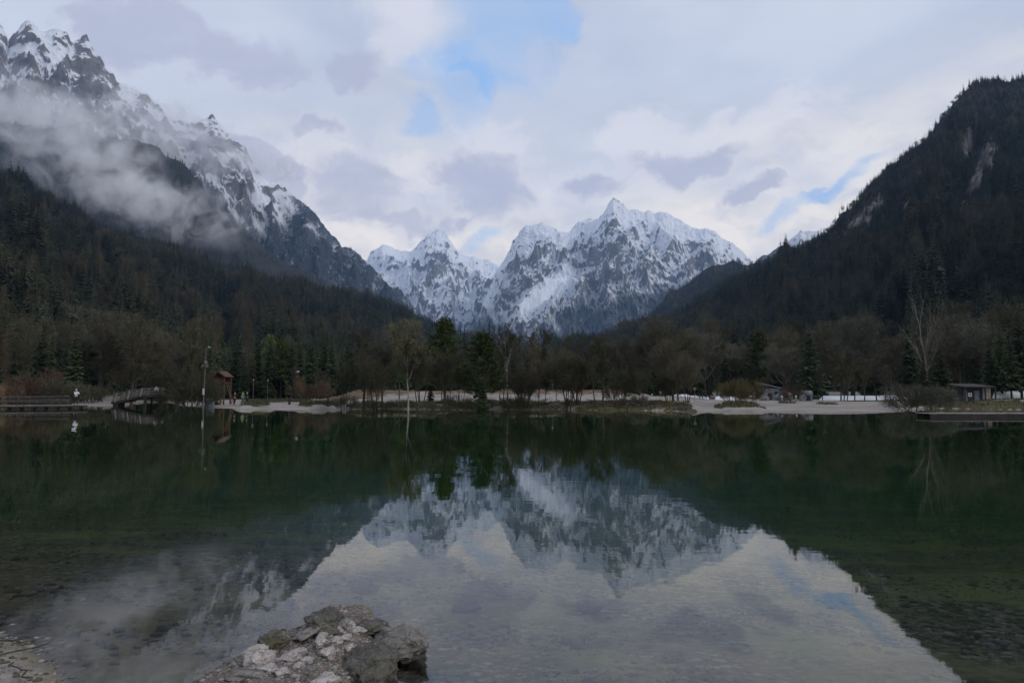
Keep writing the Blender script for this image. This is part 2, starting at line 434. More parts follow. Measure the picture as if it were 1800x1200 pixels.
def water_mat():
    m, t, out = new_mat('lake_water')
    pos = t.new('ShaderNodeNewGeometry').outputs['Position']
    sp = t.new('ShaderNodeSeparateXYZ'); t.l.new(pos, sp.inputs[0])
    a = t.noise(t.scale(pos, (0.75, 1.25, 1)), 1.3, 2, 0.5)
    b = t.noise(t.scale(pos, (0.8, 1.4, 1)), 4.2, 2, 0.5)
    c = t.noise(t.scale(pos, (0.35, 1.0, 1)), 0.30, 2, 0.5)
    calm = t.step(t.noise(t.scale(pos, (0.04, 0.12, 1)), 1.0, 3, 0.5), 0.36, 0.62, 0.55, 1.25)
    h = t.math('ADD', t.math('ADD', t.math('MULTIPLY', a, 0.0011), t.math('MULTIPLY', b, 0.0004)), t.math('MULTIPLY', c, 0.0013))
    h = t.math('MULTIPLY', h, calm)
    bm = t.new('ShaderNodeBump'); bm.inputs['Distance'].default_value = 1.0; bm.inputs['Strength'].default_value = 1.0
    t.put(bm.inputs['Height'], h)
    fr = t.new('ShaderNodeFresnel'); fr.inputs[0].default_value = 1.50; t.l.new(bm.outputs[0], fr.inputs[1])
    gl = t.new('ShaderNodeBsdfGlossy'); gl.inputs['Roughness'].default_value = 0.0
    gl.inputs[0].default_value = (1, 1, 1, 1); t.l.new(bm.outputs[0], gl.inputs['Normal'])
    tr = t.new('ShaderNodeBsdfTransparent')
    mx = t.new('ShaderNodeMixShader'); t.l.new(fr.outputs[0], mx.inputs[0]); t.l.new(tr.outputs[0], mx.inputs[1]); t.l.new(gl.outputs[0], mx.inputs[2])
    t.l.new(mx.outputs[0], out.inputs[0])
    ab = t.new('ShaderNodeVolumeAbsorption'); ab.inputs[0].default_value = (0.56, 0.76, 0.46, 1); ab.inputs[1].default_value = 0.26
    sc_ = t.new('ShaderNodeVolumeScatter'); sc_.inputs[0].default_value = (0.22, 0.60, 0.30, 1); sc_.inputs[1].default_value = 0.019
    ad = t.new('ShaderNodeAddShader'); t.l.new(ab.outputs[0], ad.inputs[0]); t.l.new(sc_.outputs[0], ad.inputs[1])
    t.l.new(ad.outputs[0], out.inputs['Volume'])
    return m
M_water = water_mat()

# ------------------------------------------------------------------ bearings
def at(px, py, Y):
    d = dir_of(px, py)
    return Vector((0, 0, CAM_Z)) + d * (Y / d.y)
def X_of(px, Y): return at(px, 691, Y).x
def on_z(px, py, z):
    d = dir_of(px, py)
    return Vector((0, 0, CAM_Z)) + d * ((z - CAM_Z) / d.z)

# ------------------------------------------------------------------ ground and lake bed, one sheet to the horizon
def wl(px, py): p = on_z(px, py, 0.0); return (p.x, p.y)
shore = [wl(0, 713.5), wl(60, 713), wl(150, 713), wl(207, 711.5), wl(240, 708), wl(270, 706.5), wl(300, 708), wl(318, 713), wl(345, 715.5), wl(370, 715.5),
         wl(410, 717.5), wl(450, 719), wl(500, 721), wl(535, 722.5), wl(552, 718.5), wl(600, 719.5), wl(660, 718), wl(720, 719), wl(790, 720), wl(830, 720.5),
         wl(870, 719), wl(930, 720), wl(990, 719), wl(1050, 721), wl(1110, 721), wl(1180, 722), wl(1205, 724), wl(1260, 724), wl(1275, 722), wl(1330, 721.5), wl(1356, 723.5), wl(1400, 724),
         wl(1500, 725), wl(1570, 724.5), wl(1600, 719), wl(1650, 717.5), wl(1720, 719), wl(1800, 720)]
poly = shore + [(95, 72), (112, 50), (108, 25), (80, 8), (40, 1.5), (15, 2.0), (5, 2.7), (0.5, 3.1), (-0.8, 3.5), (-1.9, 3.55), (-2.5, 3.85), (-2.9, 4.5), (-3.45, 4.95), (-4.3, 5.4), (-7, 5.9), (-16, 7), (-40, 12), (-90, 30), (-105, 60), (-92, 88)]
PA = np.array(poly); PB = np.roll(PA, -1, axis=0)

def shore_dist(x, y):
    """signed distance to the lake outline, positive on land"""
    x = np.asarray(x, float); y = np.asarray(y, float)
    best = np.full(x.shape, 1e12); inside = np.zeros(x.shape, bool)
    for (ax, ay), (bx, by) in zip(PA, PB):
        dx, dy = bx - ax, by - ay
        t = np.clip(((x - ax) * dx + (y - ay) * dy) / (dx * dx + dy * dy), 0, 1)
        best = np.minimum(best, (x - ax - t * dx) ** 2 + (y - ay - t * dy) ** 2)
        c = ((ay > y) != (by > y)) & (x < (bx - ax) * (y - ay) / (by - ay + 1e-12) + ax)
        inside ^= c
    d = np.sqrt(best)
    return np.where(inside, -d, d)

MOUNDS = []   # (x, y, rx, ry, h): low turf islands in the gravel
for px, Y, wx, ry, h in [(446, 79.5, 30, 3.0, 0.42), (560, 79, 34, 4.5, 0.50), (1381, 82, 12, 2.2, 0.22), (1452, 80, 15, 2.2, 0.22), (1300, 70, 44, 4.5, 0.34), (1300, 76, 30, 4.0, 0.35)]:
    MOUNDS.append((X_of(px, Y), Y, wx / 1200 * Y, ry, h))

def ground_fields(x, y):
    sd = shore_dist(x, y)
    pxs = 900 + 1200 * x / np.maximum(y, 1.0) * 1.003
    front = sst(y, 12, 30)
    out = np.maximum(sd, 0)
    pxs = pxs + 22 * fbm(x / 5.0, y / 5.0, 12.1, 3) * front
    z_far = 0.42 * (1 - np.exp(-out / 5.0)) + 0.0065 * np.minimum(out, 90) + 0.018 * np.maximum(out - 90, 0)
    z_far = z_far + 0.10 * fbm(x / 9, y / 9, 0.3, 4) * sst(out, 1, 8)
    bank = sst(y, 100, 124) * (1 - 0.4 * sst(y, 126, 150)) * sst(pxs, 560, 640) * (1 - sst(pxs, 1080, 1150))
    z_far = z_far + 1.25 * bank * (1 + 0.25 * fbm(x / 14, y / 14, 4.3, 3))
    pathrise = np.exp(-((pxs - 175) / 45) ** 2) * sst(y, 100, 135) * 1.0
    z_far = z_far + pathrise
    z_near = np.minimum(0.10 * out, 0.28 + 0.01 * out) + 0.02 * fbm(x * 1.5, y * 1.5, 1.0, 4)* sst(out, 0.05, 0.5)
    z_out = z_near + (z_far - z_near) * front
    z_out = z_out + 0.02 * np.maximum(np.hypot(x, y) - 1500, 0)
    # earth cut under the wooded middle shore
    cut = sst(pxs, 590, 640) * (1 - sst(pxs, 1195, 1235)) + sst(pxs, 1600, 1640)
    z_out = z_out + (0.30 + 0.35 * np.clip(fbm(x / 3.0, y / 3.0, 8.5, 4), -.6, 1)) * cut * sst(out, 0.0, 1.2) * front
    dep = np.maximum(-sd, 0)
    z_in = -(3.1 + 0.4 * fbm(x / 20, y / 20, 2.0, 2)) * (1 - np.exp(-(dep / 20.0) ** 1.25)) - 0.03 * fbm(x * 0.9, y * 0.9, 7.0, 4) * sst(dep, 0.3, 3) - 0.012 * sst(dep, 0, .3)
    z = np.where(sd > 0, z_out, z_in)
    wv = fbm(x / 6.0, y / 6.0, 3.7, 4)
    grass = cut * (1 - sst(out + 5 * wv, 7, 11)) * (1 - 0.8 * sst(fbm(x / 4.0, y / 3.0, 9.1, 3), 0.25, 0.6))
    for mx, my, rx, ry, h in MOUNDS:
        q = np.sqrt(((x - mx) / rx) ** 2 + ((y - my) / ry) ** 2) + 0.10 * fbm(x / 2, y / 2, 0.7, 2)
        k = 1 - sst(q, 0.72, 1.08)
        z = np.where(sd > -1.5, np.maximum(z, z + h * k), z); grass = np.maximum(grass, k)
    grass = np.maximum(grass, sst(y, 128, 150) * (1 - sst(pxs, 1150, 1220) * (1 - sst(y, 210, 240))) )
    grass = np.maximum(grass, sst(pxs, 1180, 1240) * (1 - sst(pxs, 1430, 1470)) * sst(y, 118, 124) * (1 - sst(y, 140, 160)))
    grass = np.maximum(grass, sst(pxs, 1440, 1500) * sst(y, 100, 108) * (1 - sst(y, 125, 135)) * front)
    grass = np.maximum(grass, (sst(pxs, 420, 440) * (1 - sst(pxs, 520, 560))) * sst(y, 96, 100) * (1 - sst(y, 150, 160)))
    grass = np.maximum(grass, (1 - sst(pxs, 105, 135)) * sst(y, 80, 86) * front)
    grass = np.maximum(grass, sst(pxs, 205, 225) * (1 - sst(pxs, 355, 372)) * sst(out, 4, 7) * front * .9)
    grass = np.maximum(grass, 0.7 * sst(pxs, 1650, 1680) * front * sst(np.abs(out - 7), 4, 6))
    grass = np.maximum(grass, sst(np.hypot(x, y), 500, 600)) * (sd > 0)
    earth = bank * np.clip(sst(y + 12 * wv, 100, 114) * 0.9 + 0.7 * sst(fbm(x / 5.0, y / 3.5, 5.5, 4), -0.1, 0.35), 0, 1) + 0.75 * (sst(pxs, 520, 545) * (1 - sst(pxs, 640, 690))) * sst(y, 98, 104) * (1 - sst(y, 125, 135))
    earth = earth + 0.6 * cut * np.exp(-((out - 0.8) / 1.0) ** 2) * front
    silt = (1 - sst(dep, 1.0, 8.0)) * sst(-x, -0.5, 2.0) * (1 - front)
    return z, grass, earth, silt, sd

def gz(x, y):
    return float(ground_fields(np.array([x], float), np.array([y], float))[0][0])

def axis(segs):
    v = [segs[0][0]]
    for a, b, s in segs:
        n = max(1, int(round((b - a) / s))); v += list(a + (b - a) * (np.arange(1, n + 1) / n))
    return np.array(v)
_pos = [(0, 8, 0.22), (8, 75, 0.62), (75, 120, 1.5), (120, 300, 9), (300, 1000, 50), (1000, 9400, 600)]
xs = axis(_pos); xs = np.concatenate([-xs[:0:-1], xs])
ys = axis([(-9400, -1000, 1200), (-1000, -100, 150), (-100, -10, 10), (-10, 2.5, 1.5), (2.5, 12, 0.18), (12, 55, 0.9), (55, 130, 0.5), (130, 170, 2), (170, 400, 10), (400, 1500, 60), (1500, 9400, 600)])
gx, gy = np.meshgrid(xs, ys)
gzv, g_grass, g_earth, g_silt, g_sd = ground_fields(gx.ravel(), gy.ravel())
me = np_mesh('ground', np.stack([gx.ravel(), gy.ravel(), gzv], 1), grid_faces(len(xs), len(ys)), [M_ground], True)
set_attr(me, 'grass', g_grass); set_attr(me, 'earth', g_earth); set_attr(me, 'silt', g_silt)
tag(link('ground', me), kind='structure')

bm = bmesh.new()
bmesh.ops.create_cube(bm, size=1.0, matrix=Matrix.Translation((0, 58, -4.0)) @ Matrix.Diagonal((230, 134, 8.0, 1)))
me = bpy.data.meshes.new('lake_water'); bm.to_mesh(me); bm.free(); me.materials.append(M_water)
tag(link('lake_water', me), kind='structure')

# pale snow lying on the flats behind the right-hand trees
def flat_patch(name, pts, dz, m):
    vs = []
    for x, y in pts: vs.append((x, y, gz(x, y) + dz))
    me = np_mesh(name, vs, [list(range(len(vs)))], [m])
    return link(name, me)

# ------------------------------------------------------------------ mountains and hills
SHEETS = {}
def blob(PX, PY, cx, cy_, rx, ry, rot=0):
    c, s = math.cos(R(rot)), math.sin(R(rot))
    a = ((PX - cx) * c + (PY - cy_) * s) / rx; b = (-(PX - cx) * s + (PY - cy_) * c) / ry
    return np.exp(-(a * a + b * b))

def interp(pts, k, u):
    a = np.array(pts, float); return np.interp(u, a[:, 0], a[:, k])

def sheet(name, crest, foot, nu, nv, mat, amp, L, power=1.2, seed=0.0, jag=0.0, jagL=40.0, gully=0.7, envp=0.25, fields=None, iso=0.5, warpk=0.3, calm=()):
    """a real slope: crest and foot as bearings with distances, fractal relief across it, and a back side falling away"""
    u = np.linspace(crest[0][0], crest[-1][0], nu)
    cyy, cY = interp(crest, 1, u), interp(crest, 2, u)
    fY, fz = interp(foot, 1, u), interp(foot, 2, u)
    cp, sp = math.cos(PITCH), math.sin(PITCH)
    xx, yy = (u - 900) / 1200, (600 - cyy) / 1200
    # dir = (xx, cp - yy sp, sp + yy cp)
    dz = (sp + yy * cp) / (cp - yy * sp); dx = xx / (cp - yy * sp)
    dx0 = xx / (cp + 0.0758 * sp)
    cx, cz = dx * cY, CAM_Z + dz * cY
    fx = dx0 * fY
    arc = np.concatenate([[0], np.cumsum(np.hypot(np.diff(cx), np.diff(cY)))])
    if jag: cz = cz + jag * fbm(arc / jagL, seed + 3.3, 0.5, 5, 0.6)
    v = np.linspace(0, 1, nv)[:, None]
    nb = max(6, nv // 5)
    prof = v ** power
    px_ = fx + (cx - fx) * v; py_ = fY + (cY - fY) * v; pz_ = fz + (cz - fz) * prof
    H = (cz - fz)
    S = np.broadcast_to(arc, px_.shape)
    rad = np.hypot(py_, px_)
    wn = fbm(S / L * 0.7, v * H / L * 0.7, seed, 3)
    g = ridged(S / L + warpk * wn, v * H / L * (1 - gully) + 0.4 * wn, seed + 1.7, 6, 0.55) - 0.75
    q = ridged(S / L * 1.7, pz_ / L * 1.7, rad / L * 0.6 + seed, 7, 0.56) - 0.75
    d = amp * ((1 - iso) * g + iso * q)
    bl = d.copy()
    for sh in (1, 2, 4, 3):
        bl = (bl + np.roll(bl, sh, 1) + np.roll(bl, -sh, 1)) / 3
        up_, dn_ = np.vstack([bl[sh:], np.repeat(bl[-1:], sh, 0)]), np.vstack([np.repeat(bl[:1], sh, 0), bl[:-sh]])
        bl = (bl + up_ + dn_) / 3
    hollow = np.clip((bl - d) / amp * 5, -1, 1)
    env = sst(v, 0.0, 0.12) * (envp + (1 - envp) * (1 - sst(v, 0.72, 1.0)))
    d = d * env
    pyu = 600 - 1200 * ((pz_ - CAM_Z) * cp - py_ * sp) / (py_ * cp + (pz_ - CAM_Z) * sp)
    for cb in calm: d = d * (1 - 0.85 * np.clip(1.3 * blob(np.broadcast_to(u, pyu.shape), pyu, *cb), 0, 1))
    nx, ny = -px_ / np.maximum(rad, 1), -py_ / np.maximum(rad, 1)
    px_ = px_ + nx * d * 0.75; py_ = py_ + ny * d * 0.75; pz_ = pz_ + d * 0.55
    # back side
    t = np.linspace(0, 1, nb + 1)[1:, None]
    bx = px_[-1] - nx[-1] * t * H * 1.4; by = py_[-1] - ny[-1] * t * H * 1.4; bz = pz_[-1] - (t ** 0.9) * (H + 40)
    bz = bz + amp * 0.3 * fbm(S[:1] / L, t * 4 + 3, seed, 4) * np.sin(t * math.pi)
    VX, VY, VZ = np.vstack([px_, bx]), np.vstack([py_, by]), np.vstack([pz_, bz])
    nt = nv + nb
    me = np_mesh(name, np.stack([VX.ravel(), VY.ravel(), VZ.ravel()], 1), grid_faces(nu, nt), [mat], True)
    # projected bearing of every vertex, used only to place rock outcrops, snowfields and woods on the slope
    den = VY * cp + (VZ - CAM_Z) * sp
    PXv = 900 + 1200 * VX / den; PYv = 600 - 1200 * ((VZ - CAM_Z) * cp - VY * sp) / den
    info = dict(X=VX[:nv], Y=VY[:nv], Z=VZ[:nv], PX=PXv[:nv], PY=PYv[:nv], nu=nu, nv=nv, v=v)
    if fields:
        vv = np.vstack([np.broadcast_to(v, px_.shape), np.broadcast_to(1 - t, (nb, nu))])
        if 'bias' in (fl := fields(PXv, PYv, VX, VY, VZ, vv)): set_attr(me, 'hollow', np.vstack([hollow, np.zeros((nb, nu))]))
        for k, a in fields(PXv, PYv, VX, VY, VZ, vv).items():
            set_attr(me, k, np.broadcast_to(a, VX.shape))
            info[k] = np.broadcast_to(a, VX.shape)[:nv]
    o = tag(link(name, me), kind='structure')
    SHEETS[name] = info
    return o

# far snowy peaks left of the main massif
def f_far(PX, PY, X, Y, Z, v):
    forest = sst(PY + 18 * fbm(X / 400, Z / 300, 1.1, 4), 552, 590)
    bias = 0.16 + 0.30 * blob(PX, PY, 845, 548, 40, 8, -35) + 0.2 * blob(PX, PY, 700, 480, 60, 30) - 0.25 * blob(PX, PY, 780, 462, 22, 22) - 0.12 * blob(PX, PY, 860, 490, 20, 20)
    return dict(bias=bias - 0.2 * forest, forest=forest * 0.8)
sheet('far_snow_peak', [(560, 470, 8200), (620, 462, 8200), (645, 458, 8200), (656, 440, 8200), (670, 432, 8200), (690, 434, 8200), (703, 439, 8200), (722, 441, 8200), (738, 428, 8100), (752, 414, 8100), (768, 404, 8100),
      (784, 412, 8100), (795, 425, 8100), (806, 440, 8200), (830, 452, 8300), (855, 459, 8400), (880, 466, 8400), (920, 470, 8400), (960, 480, 8400)],
      [(560, 5200, 60), (960, 5200, 60)], 420, 240, M_massif, 250, 640, 1.15, 2.0, 12, 90, 0.35, 0.24, f_far, iso=0.6)

def f_mass(PX, PY, X, Y, Z, v):
    w_ = 16 * fbm(X / 350, Z / 250, 5.1, 4)
    line = np.interp(PX, [820, 870, 930, 960, 1000, 1050, 1100, 1150, 1200, 1260, 1320], [548, 545, 572, 545, 525, 512, 505, 498, 492, 485, 480])
    forest = sst(PY + w_, line - 4, line + 30)
    bias = 0.19 + 0.95 * blob(PX, PY, 972, 503, 36, 17, -35) + 0.75 * blob(PX, PY, 935, 533, 30, 13, -35) + 0.3 * blob(PX, PY, 1155, 485, 14, 6) + 0.25 * blob(PX, PY, 1180, 410, 90, 18, 25)
    bias = bias - 0.22 * blob(PX, PY, 905, 440, 22, 40, 20) - 0.2 * blob(PX, PY, 955, 485, 45, 10, -25) - 0.25 * blob(PX, PY, 1060, 478, 40, 20, 20) - 0.2 * blob(PX, PY, 1078, 385, 16, 16) - 0.15 * blob(PX, PY, 1240, 425, 22, 14)
    bias = bias - 0.22 * blob(PX, PY, 890, 525, 30, 25) - 0.1 * blob(PX, PY, 1150, 460, 40, 16)
    for cx, cy_ in ((868, 560), (900, 575), (934, 600), (975, 568)):
        bias = bias + 0.5 * blob(PX, PY, cx, cy_, 5, 22, -25); forest = forest * (1 - 0.8 * blob(PX, PY, cx, cy_, 5, 22, -25))
    return dict(bias=bias, forest=forest * 0.93)
sheet('snow_massif', [(800, 600, 5900), (840, 560, 6100), (862, 500, 6300), (878, 470, 6400), (890, 450, 6450), (902, 424, 6500), (915, 405, 6500), (932, 397, 6500), (950, 393, 6500), (966, 399, 6500), (980, 407, 6550), (1000, 404, 6600),
      (1018, 392, 6700), (1032, 383, 6750), (1046, 388, 6700), (1058, 380, 6600), (1068, 362, 6500), (1078, 352, 6500), (1090, 358, 6500), (1104, 368, 6550), (1122, 367, 6600), (1150, 375, 6650), (1170, 374, 6650), (1188, 384, 6650),
      (1204, 394, 6600), (1222, 404, 6550), (1240, 403, 6500), (1256, 410, 6500), (1270, 423, 6450), (1290, 432, 6400), (1305, 444, 6400), (1316, 456, 6400), (1345, 500, 6300), (1400, 560, 6200)],
      [(800, 5000, 80), (860, 4300, 60), (1000, 4000, 60), (1400, 4000, 60)], 760, 330, M_massif, 250, 620, 1.2, 9.0, 12, 70, 0.35, 0.19, f_mass, iso=0.6, calm=((972, 503, 36, 17, -35), (935, 533, 32, 13, -35)))

def f_small(PX, PY, X, Y, Z, v):
    forest = sst(PY + 10 * fbm(X / 150, Z / 120, 2.1, 3), 432, 448) + sst(1385 - PX, 0, 30) * sst(PY, 418, 430)
    return dict(bias=0.02 + 0 * PX, forest=np.clip(forest, 0, 1) * 0.95)
sheet('small_snow_peak', [(1290, 480, 4500), (1320, 462, 4500), (1345, 447, 4500), (1362, 436, 4500), (1385, 421, 4500), (1405, 409, 4500), (1420, 405, 4500), (1440, 403, 4500), (1470, 412, 4500), (1540, 440, 4500)],
      [(1290, 3300, 80), (1540, 3300, 80)], 200, 110, M_massif, 130, 260, 1.1, 4.0, 10, 60, 0.5, 0.4, f_small)

def f_left(PX, PY, X, Y, Z, v):
    w_ = 22 * fbm(X / 260, Z / 200, 3.1, 4)
    line = np.interp(PX, [-200, 0, 100, 200, 300, 400, 470, 540, 600, 700], [170, 180, 205, 235, 275, 345, 380, 372, 420, 470])
    forest = sst(PY + w_, line - 6, line + 26)
    forest = np.maximum(forest, sst(PX, 470, 530) * sst(PY + w_, 340, 360))
    bias = 0.05 + 0.2 * blob(PX, PY, 115, 180, 50, 16, 20) + 0.25 * blob(PX, PY, 60, 90, 50, 40) - 0.30 * blob(PX, PY, 150, 105, 22, 40, -40) - 0.2 * blob(PX, PY, 195, 150, 25, 16) - 0.2 * blob(PX, PY, 395, 240, 22, 22)
    bias = bias + 0.25 * blob(PX, PY, 350, 325, 30, 40, -30) + 0.10 * blob(PX, PY, 440, 330, 40, 30, 20)
    for (cx, cy_, l) in ((345, 350, 45), (385, 330, 45), (440, 345, 50), (470, 360, 40), (500, 352, 30), (420, 385, 30), (370, 372, 25), (545, 400, 14), (590, 440, 10), (455, 400, 25)):
        k = blob(PX, PY, cx + w_ * 0.25, cy_, 6.5, l, -38)
        bias = bias + 0.5 * k; forest = forest * (1 - 0.85 * k)
    return dict(bias=bias - 0.1 * forest, forest=forest)
sheet('left_snow_mountain', [(-900, 60, 3400), (-500, 20, 3400), (-200, 90, 3400), (-60, 60, 3400), (0, 48, 3400), (8, 60, 3400), (14, 80, 3400), (24, 60, 3400), (38, 40, 3400), (50, 33, 3400), (62, 42, 3400), (75, 52, 3400), (90, 48, 3400), (104, 50, 3400), (118, 60, 3400), (124, 76, 3400), (134, 74, 3420), (150, 72, 3450), (158, 82, 3450),
      (166, 98, 3500), (178, 118, 3500), (196, 132, 3550), (206, 150, 3600), (222, 148, 3650), (240, 162, 3700), (262, 178, 3750), (285, 190, 3800), (300, 200, 3850), (320, 214, 3900), (340, 222, 3900), (350, 214, 3900), (374, 209, 3900), (390, 224, 3900), (402, 240, 3900), (412, 254, 3900), (430, 262, 4000),
      (446, 285, 4100), (470, 312, 4200), (500, 332, 4300), (530, 355, 4350), (560, 385, 4400), (575, 400, 4400), (600, 428, 4450), (640, 458, 4500), (700, 512, 4600), (760, 570, 4700), (800, 600, 4700)],
      [(-900, 1500, 60), (0, 2000, 60), (400, 2600, 60), (800, 3600, 60)], 760, 300, M_leftmt, 190, 430, 1.1, 14.0, 9, 45, 0.35, 0.28, f_left, iso=0.6)

def nofield(PX, PY, X, Y, Z, v): return dict(rock=np.zeros_like(PX))
sheet('left_middle_ridge', [(-700, 170, 2500), (-200, 200, 2500), (0, 215, 2500), (120, 225, 2500), (200, 240, 2500), (262, 256, 2500), (300, 275, 2550), (330, 300, 2600), (360, 335, 2650), (400, 380, 2700), (450, 430, 2800), (520, 470, 2900), (600, 505, 3000), (720, 560, 3000), (800, 600, 3000)],
      [(-700, 1200, 40), (0, 1500, 40), (800, 2200, 40)], 220, 90, M_hill, 130, 300, 1.1, 5.0, 8, 60, 0.7, 0.35, nofield)
sheet('left_wooded_hill', [(-1400, 250, 800), (-500, 250, 950), (0, 318, 1100), (100, 348, 1150), (180, 405, 1150), (260, 430, 1150), (340, 448, 1200), (430, 485, 1250), (500, 503, 1300), (560, 508, 1350), (620, 512, 1400), (680, 525, 1450), (730, 560, 1500), (800, 585, 1600), (900, 600, 1700), (1000, 630, 1800)],
      [(-1400, 90, 0.5), (-300, 140, 0.5), (0, 165, 1), (300, 260, 1), (600, 420, 3), (800, 700, 5), (1000, 1100, 10)], 260, 130, M_hill, 55, 200, 1.15, 6.0, 5, 50, 0.7, 0.4, nofield)
sheet('right_far_ridge', [(900, 640, 2700), (1020, 615, 2700), (1080, 592, 2700), (1130, 565, 2700), (1165, 530, 2700), (1200, 500, 2700), (1225, 482, 2700), (1250, 470, 2700), (1290, 466, 2700), (1325, 464, 2700), (1350, 456, 2700), (1400, 440, 2800), (1500, 430, 2800), (1700, 400, 2800)],
      [(900, 1900, 20), (1250, 1400, 20), (1700, 1600, 20)], 220, 100, M_hill, 90, 260, 1.1, 8.0, 5, 50, 0.7, 0.35, nofield)

def f_right(PX, PY, X, Y, Z, v):
    rk = 1.15 * blob(PX, PY, 1703, 250, 9, 30, 14) + 1.0 * blob(PX, PY, 1733, 285, 16, 45, 14) + 0.8 * blob(PX, PY, 1705, 335, 10, 34, 26) + 0.95 * blob(PX, PY, 1603, 362, 26, 12) + 0.8 * blob(PX, PY, 1668, 352, 14, 10)
    rk = rk + 0.8 * blob(PX, PY, 1530, 372, 45, 16, -42) + 0.5 * blob(PX, PY, 1620, 300, 40, 10, -40) + 0.4 * blob(PX, PY, 1500, 400, 30, 12, -30)
    return dict(rock=rk * sst(PY, 180, 240) if False else rk)
sheet('right_wooded_mountain', [(900, 640, 1600), (960, 618, 1500), (1020, 608, 1450), (1080, 588, 1400), (1120, 572, 1350), (1160, 562, 1300), (1200, 540, 1250), (1240, 516, 1250), (1290, 495, 1250), (1340, 472, 1250), (1390, 452, 1250), (1425, 432, 1250), (1450, 410, 1250), (1480, 386, 1250), (1510, 358, 1250),
      (1535, 328, 1280), (1560, 308, 1300), (1590, 284, 1320), (1625, 246, 1350), (1650, 216, 1380), (1675, 190, 1400), (1700, 170, 1400), (1725, 150, 1400), (1745, 141, 1400), (1770, 136, 1400), (1800, 138, 1400), (1900, 120, 1400), (2200, 140, 1300), (3200, 200, 1100)],
      [(900, 1000, 8), (1100, 620, 5), (1300, 380, 2), (1500, 260, 1), (1800, 185, 1), (3200, 110, 1)], 330, 170, M_hill, 70, 210, 1.3, 12.0, 5, 45, 0.7, 0.35, f_right)

# ------------------------------------------------------------------ trees
class Geo:
    def __init__(s): s.v = []; s.f = []; s.m = []
    def tri(s, a, b, c, m=0):
        n = len(s.v); s.v += [a, b, c]; s.f.append((n, n + 1, n + 2)); s.m.append(m)
    def tube(s, p, q, r0, r1, m=0, k=4, cap=False):
        d = (q - p)
        if d.length < 1e-6: return
        d = d.normalized(); a = d.orthogonal().normalized(); b = d.cross(a)
        n = len(s.v)
        for c, r in ((p, r0), (q, r1)):
            for i in range(k):
                t = 2 * math.pi * i / k; s.v.append(c + (a * math.cos(t) + b * math.sin(t)) * r)
        for i in range(k):
            j = (i + 1) % k; s.f.append((n + i, n + j, n + k + j, n + k + i)); s.m.append(m)
        if cap:
            s.f.append(tuple(range(n + k - 1, n - 1, -1))); s.m.append(m)
            s.f.append(tuple(range(n + k, n + 2 * k))); s.m.append(m)
    def box(s, c, d, rot=None, m=0):
        n = len(s.v); c = Vector(c)
        for z in (-1, 1):
            for x, y in ((-1, -1), (1, -1), (1, 1), (-1, 1)):
                p = Vector((x * d[0] / 2, y * d[1] / 2, z * d[2] / 2))
                if rot: p = rot @ p
                s.v.append(c + p)
        for f in ((3, 2, 1, 0), (4, 5, 6, 7), (0, 1, 5, 4), (1, 2, 6, 5), (2, 3, 7, 6), (3, 0, 4, 7)):
            s.f.append(tuple(n + i for i in f)); s.m.append(m)
    def beam(s, p, q, wd, ht, m=0):
        """square timber between two points"""
        p, q = Vector(p), Vector(q); d = q - p
        rot = d.to_track_quat('X', 'Z').to_matrix()
        s.box((p + q) / 2, (d.length, wd, ht), rot, m)
    def mesh(s, name, mats, smooth=False):
        return np_mesh(name, [tuple(v) for v in s.v], s.f, mats, smooth, s.m)

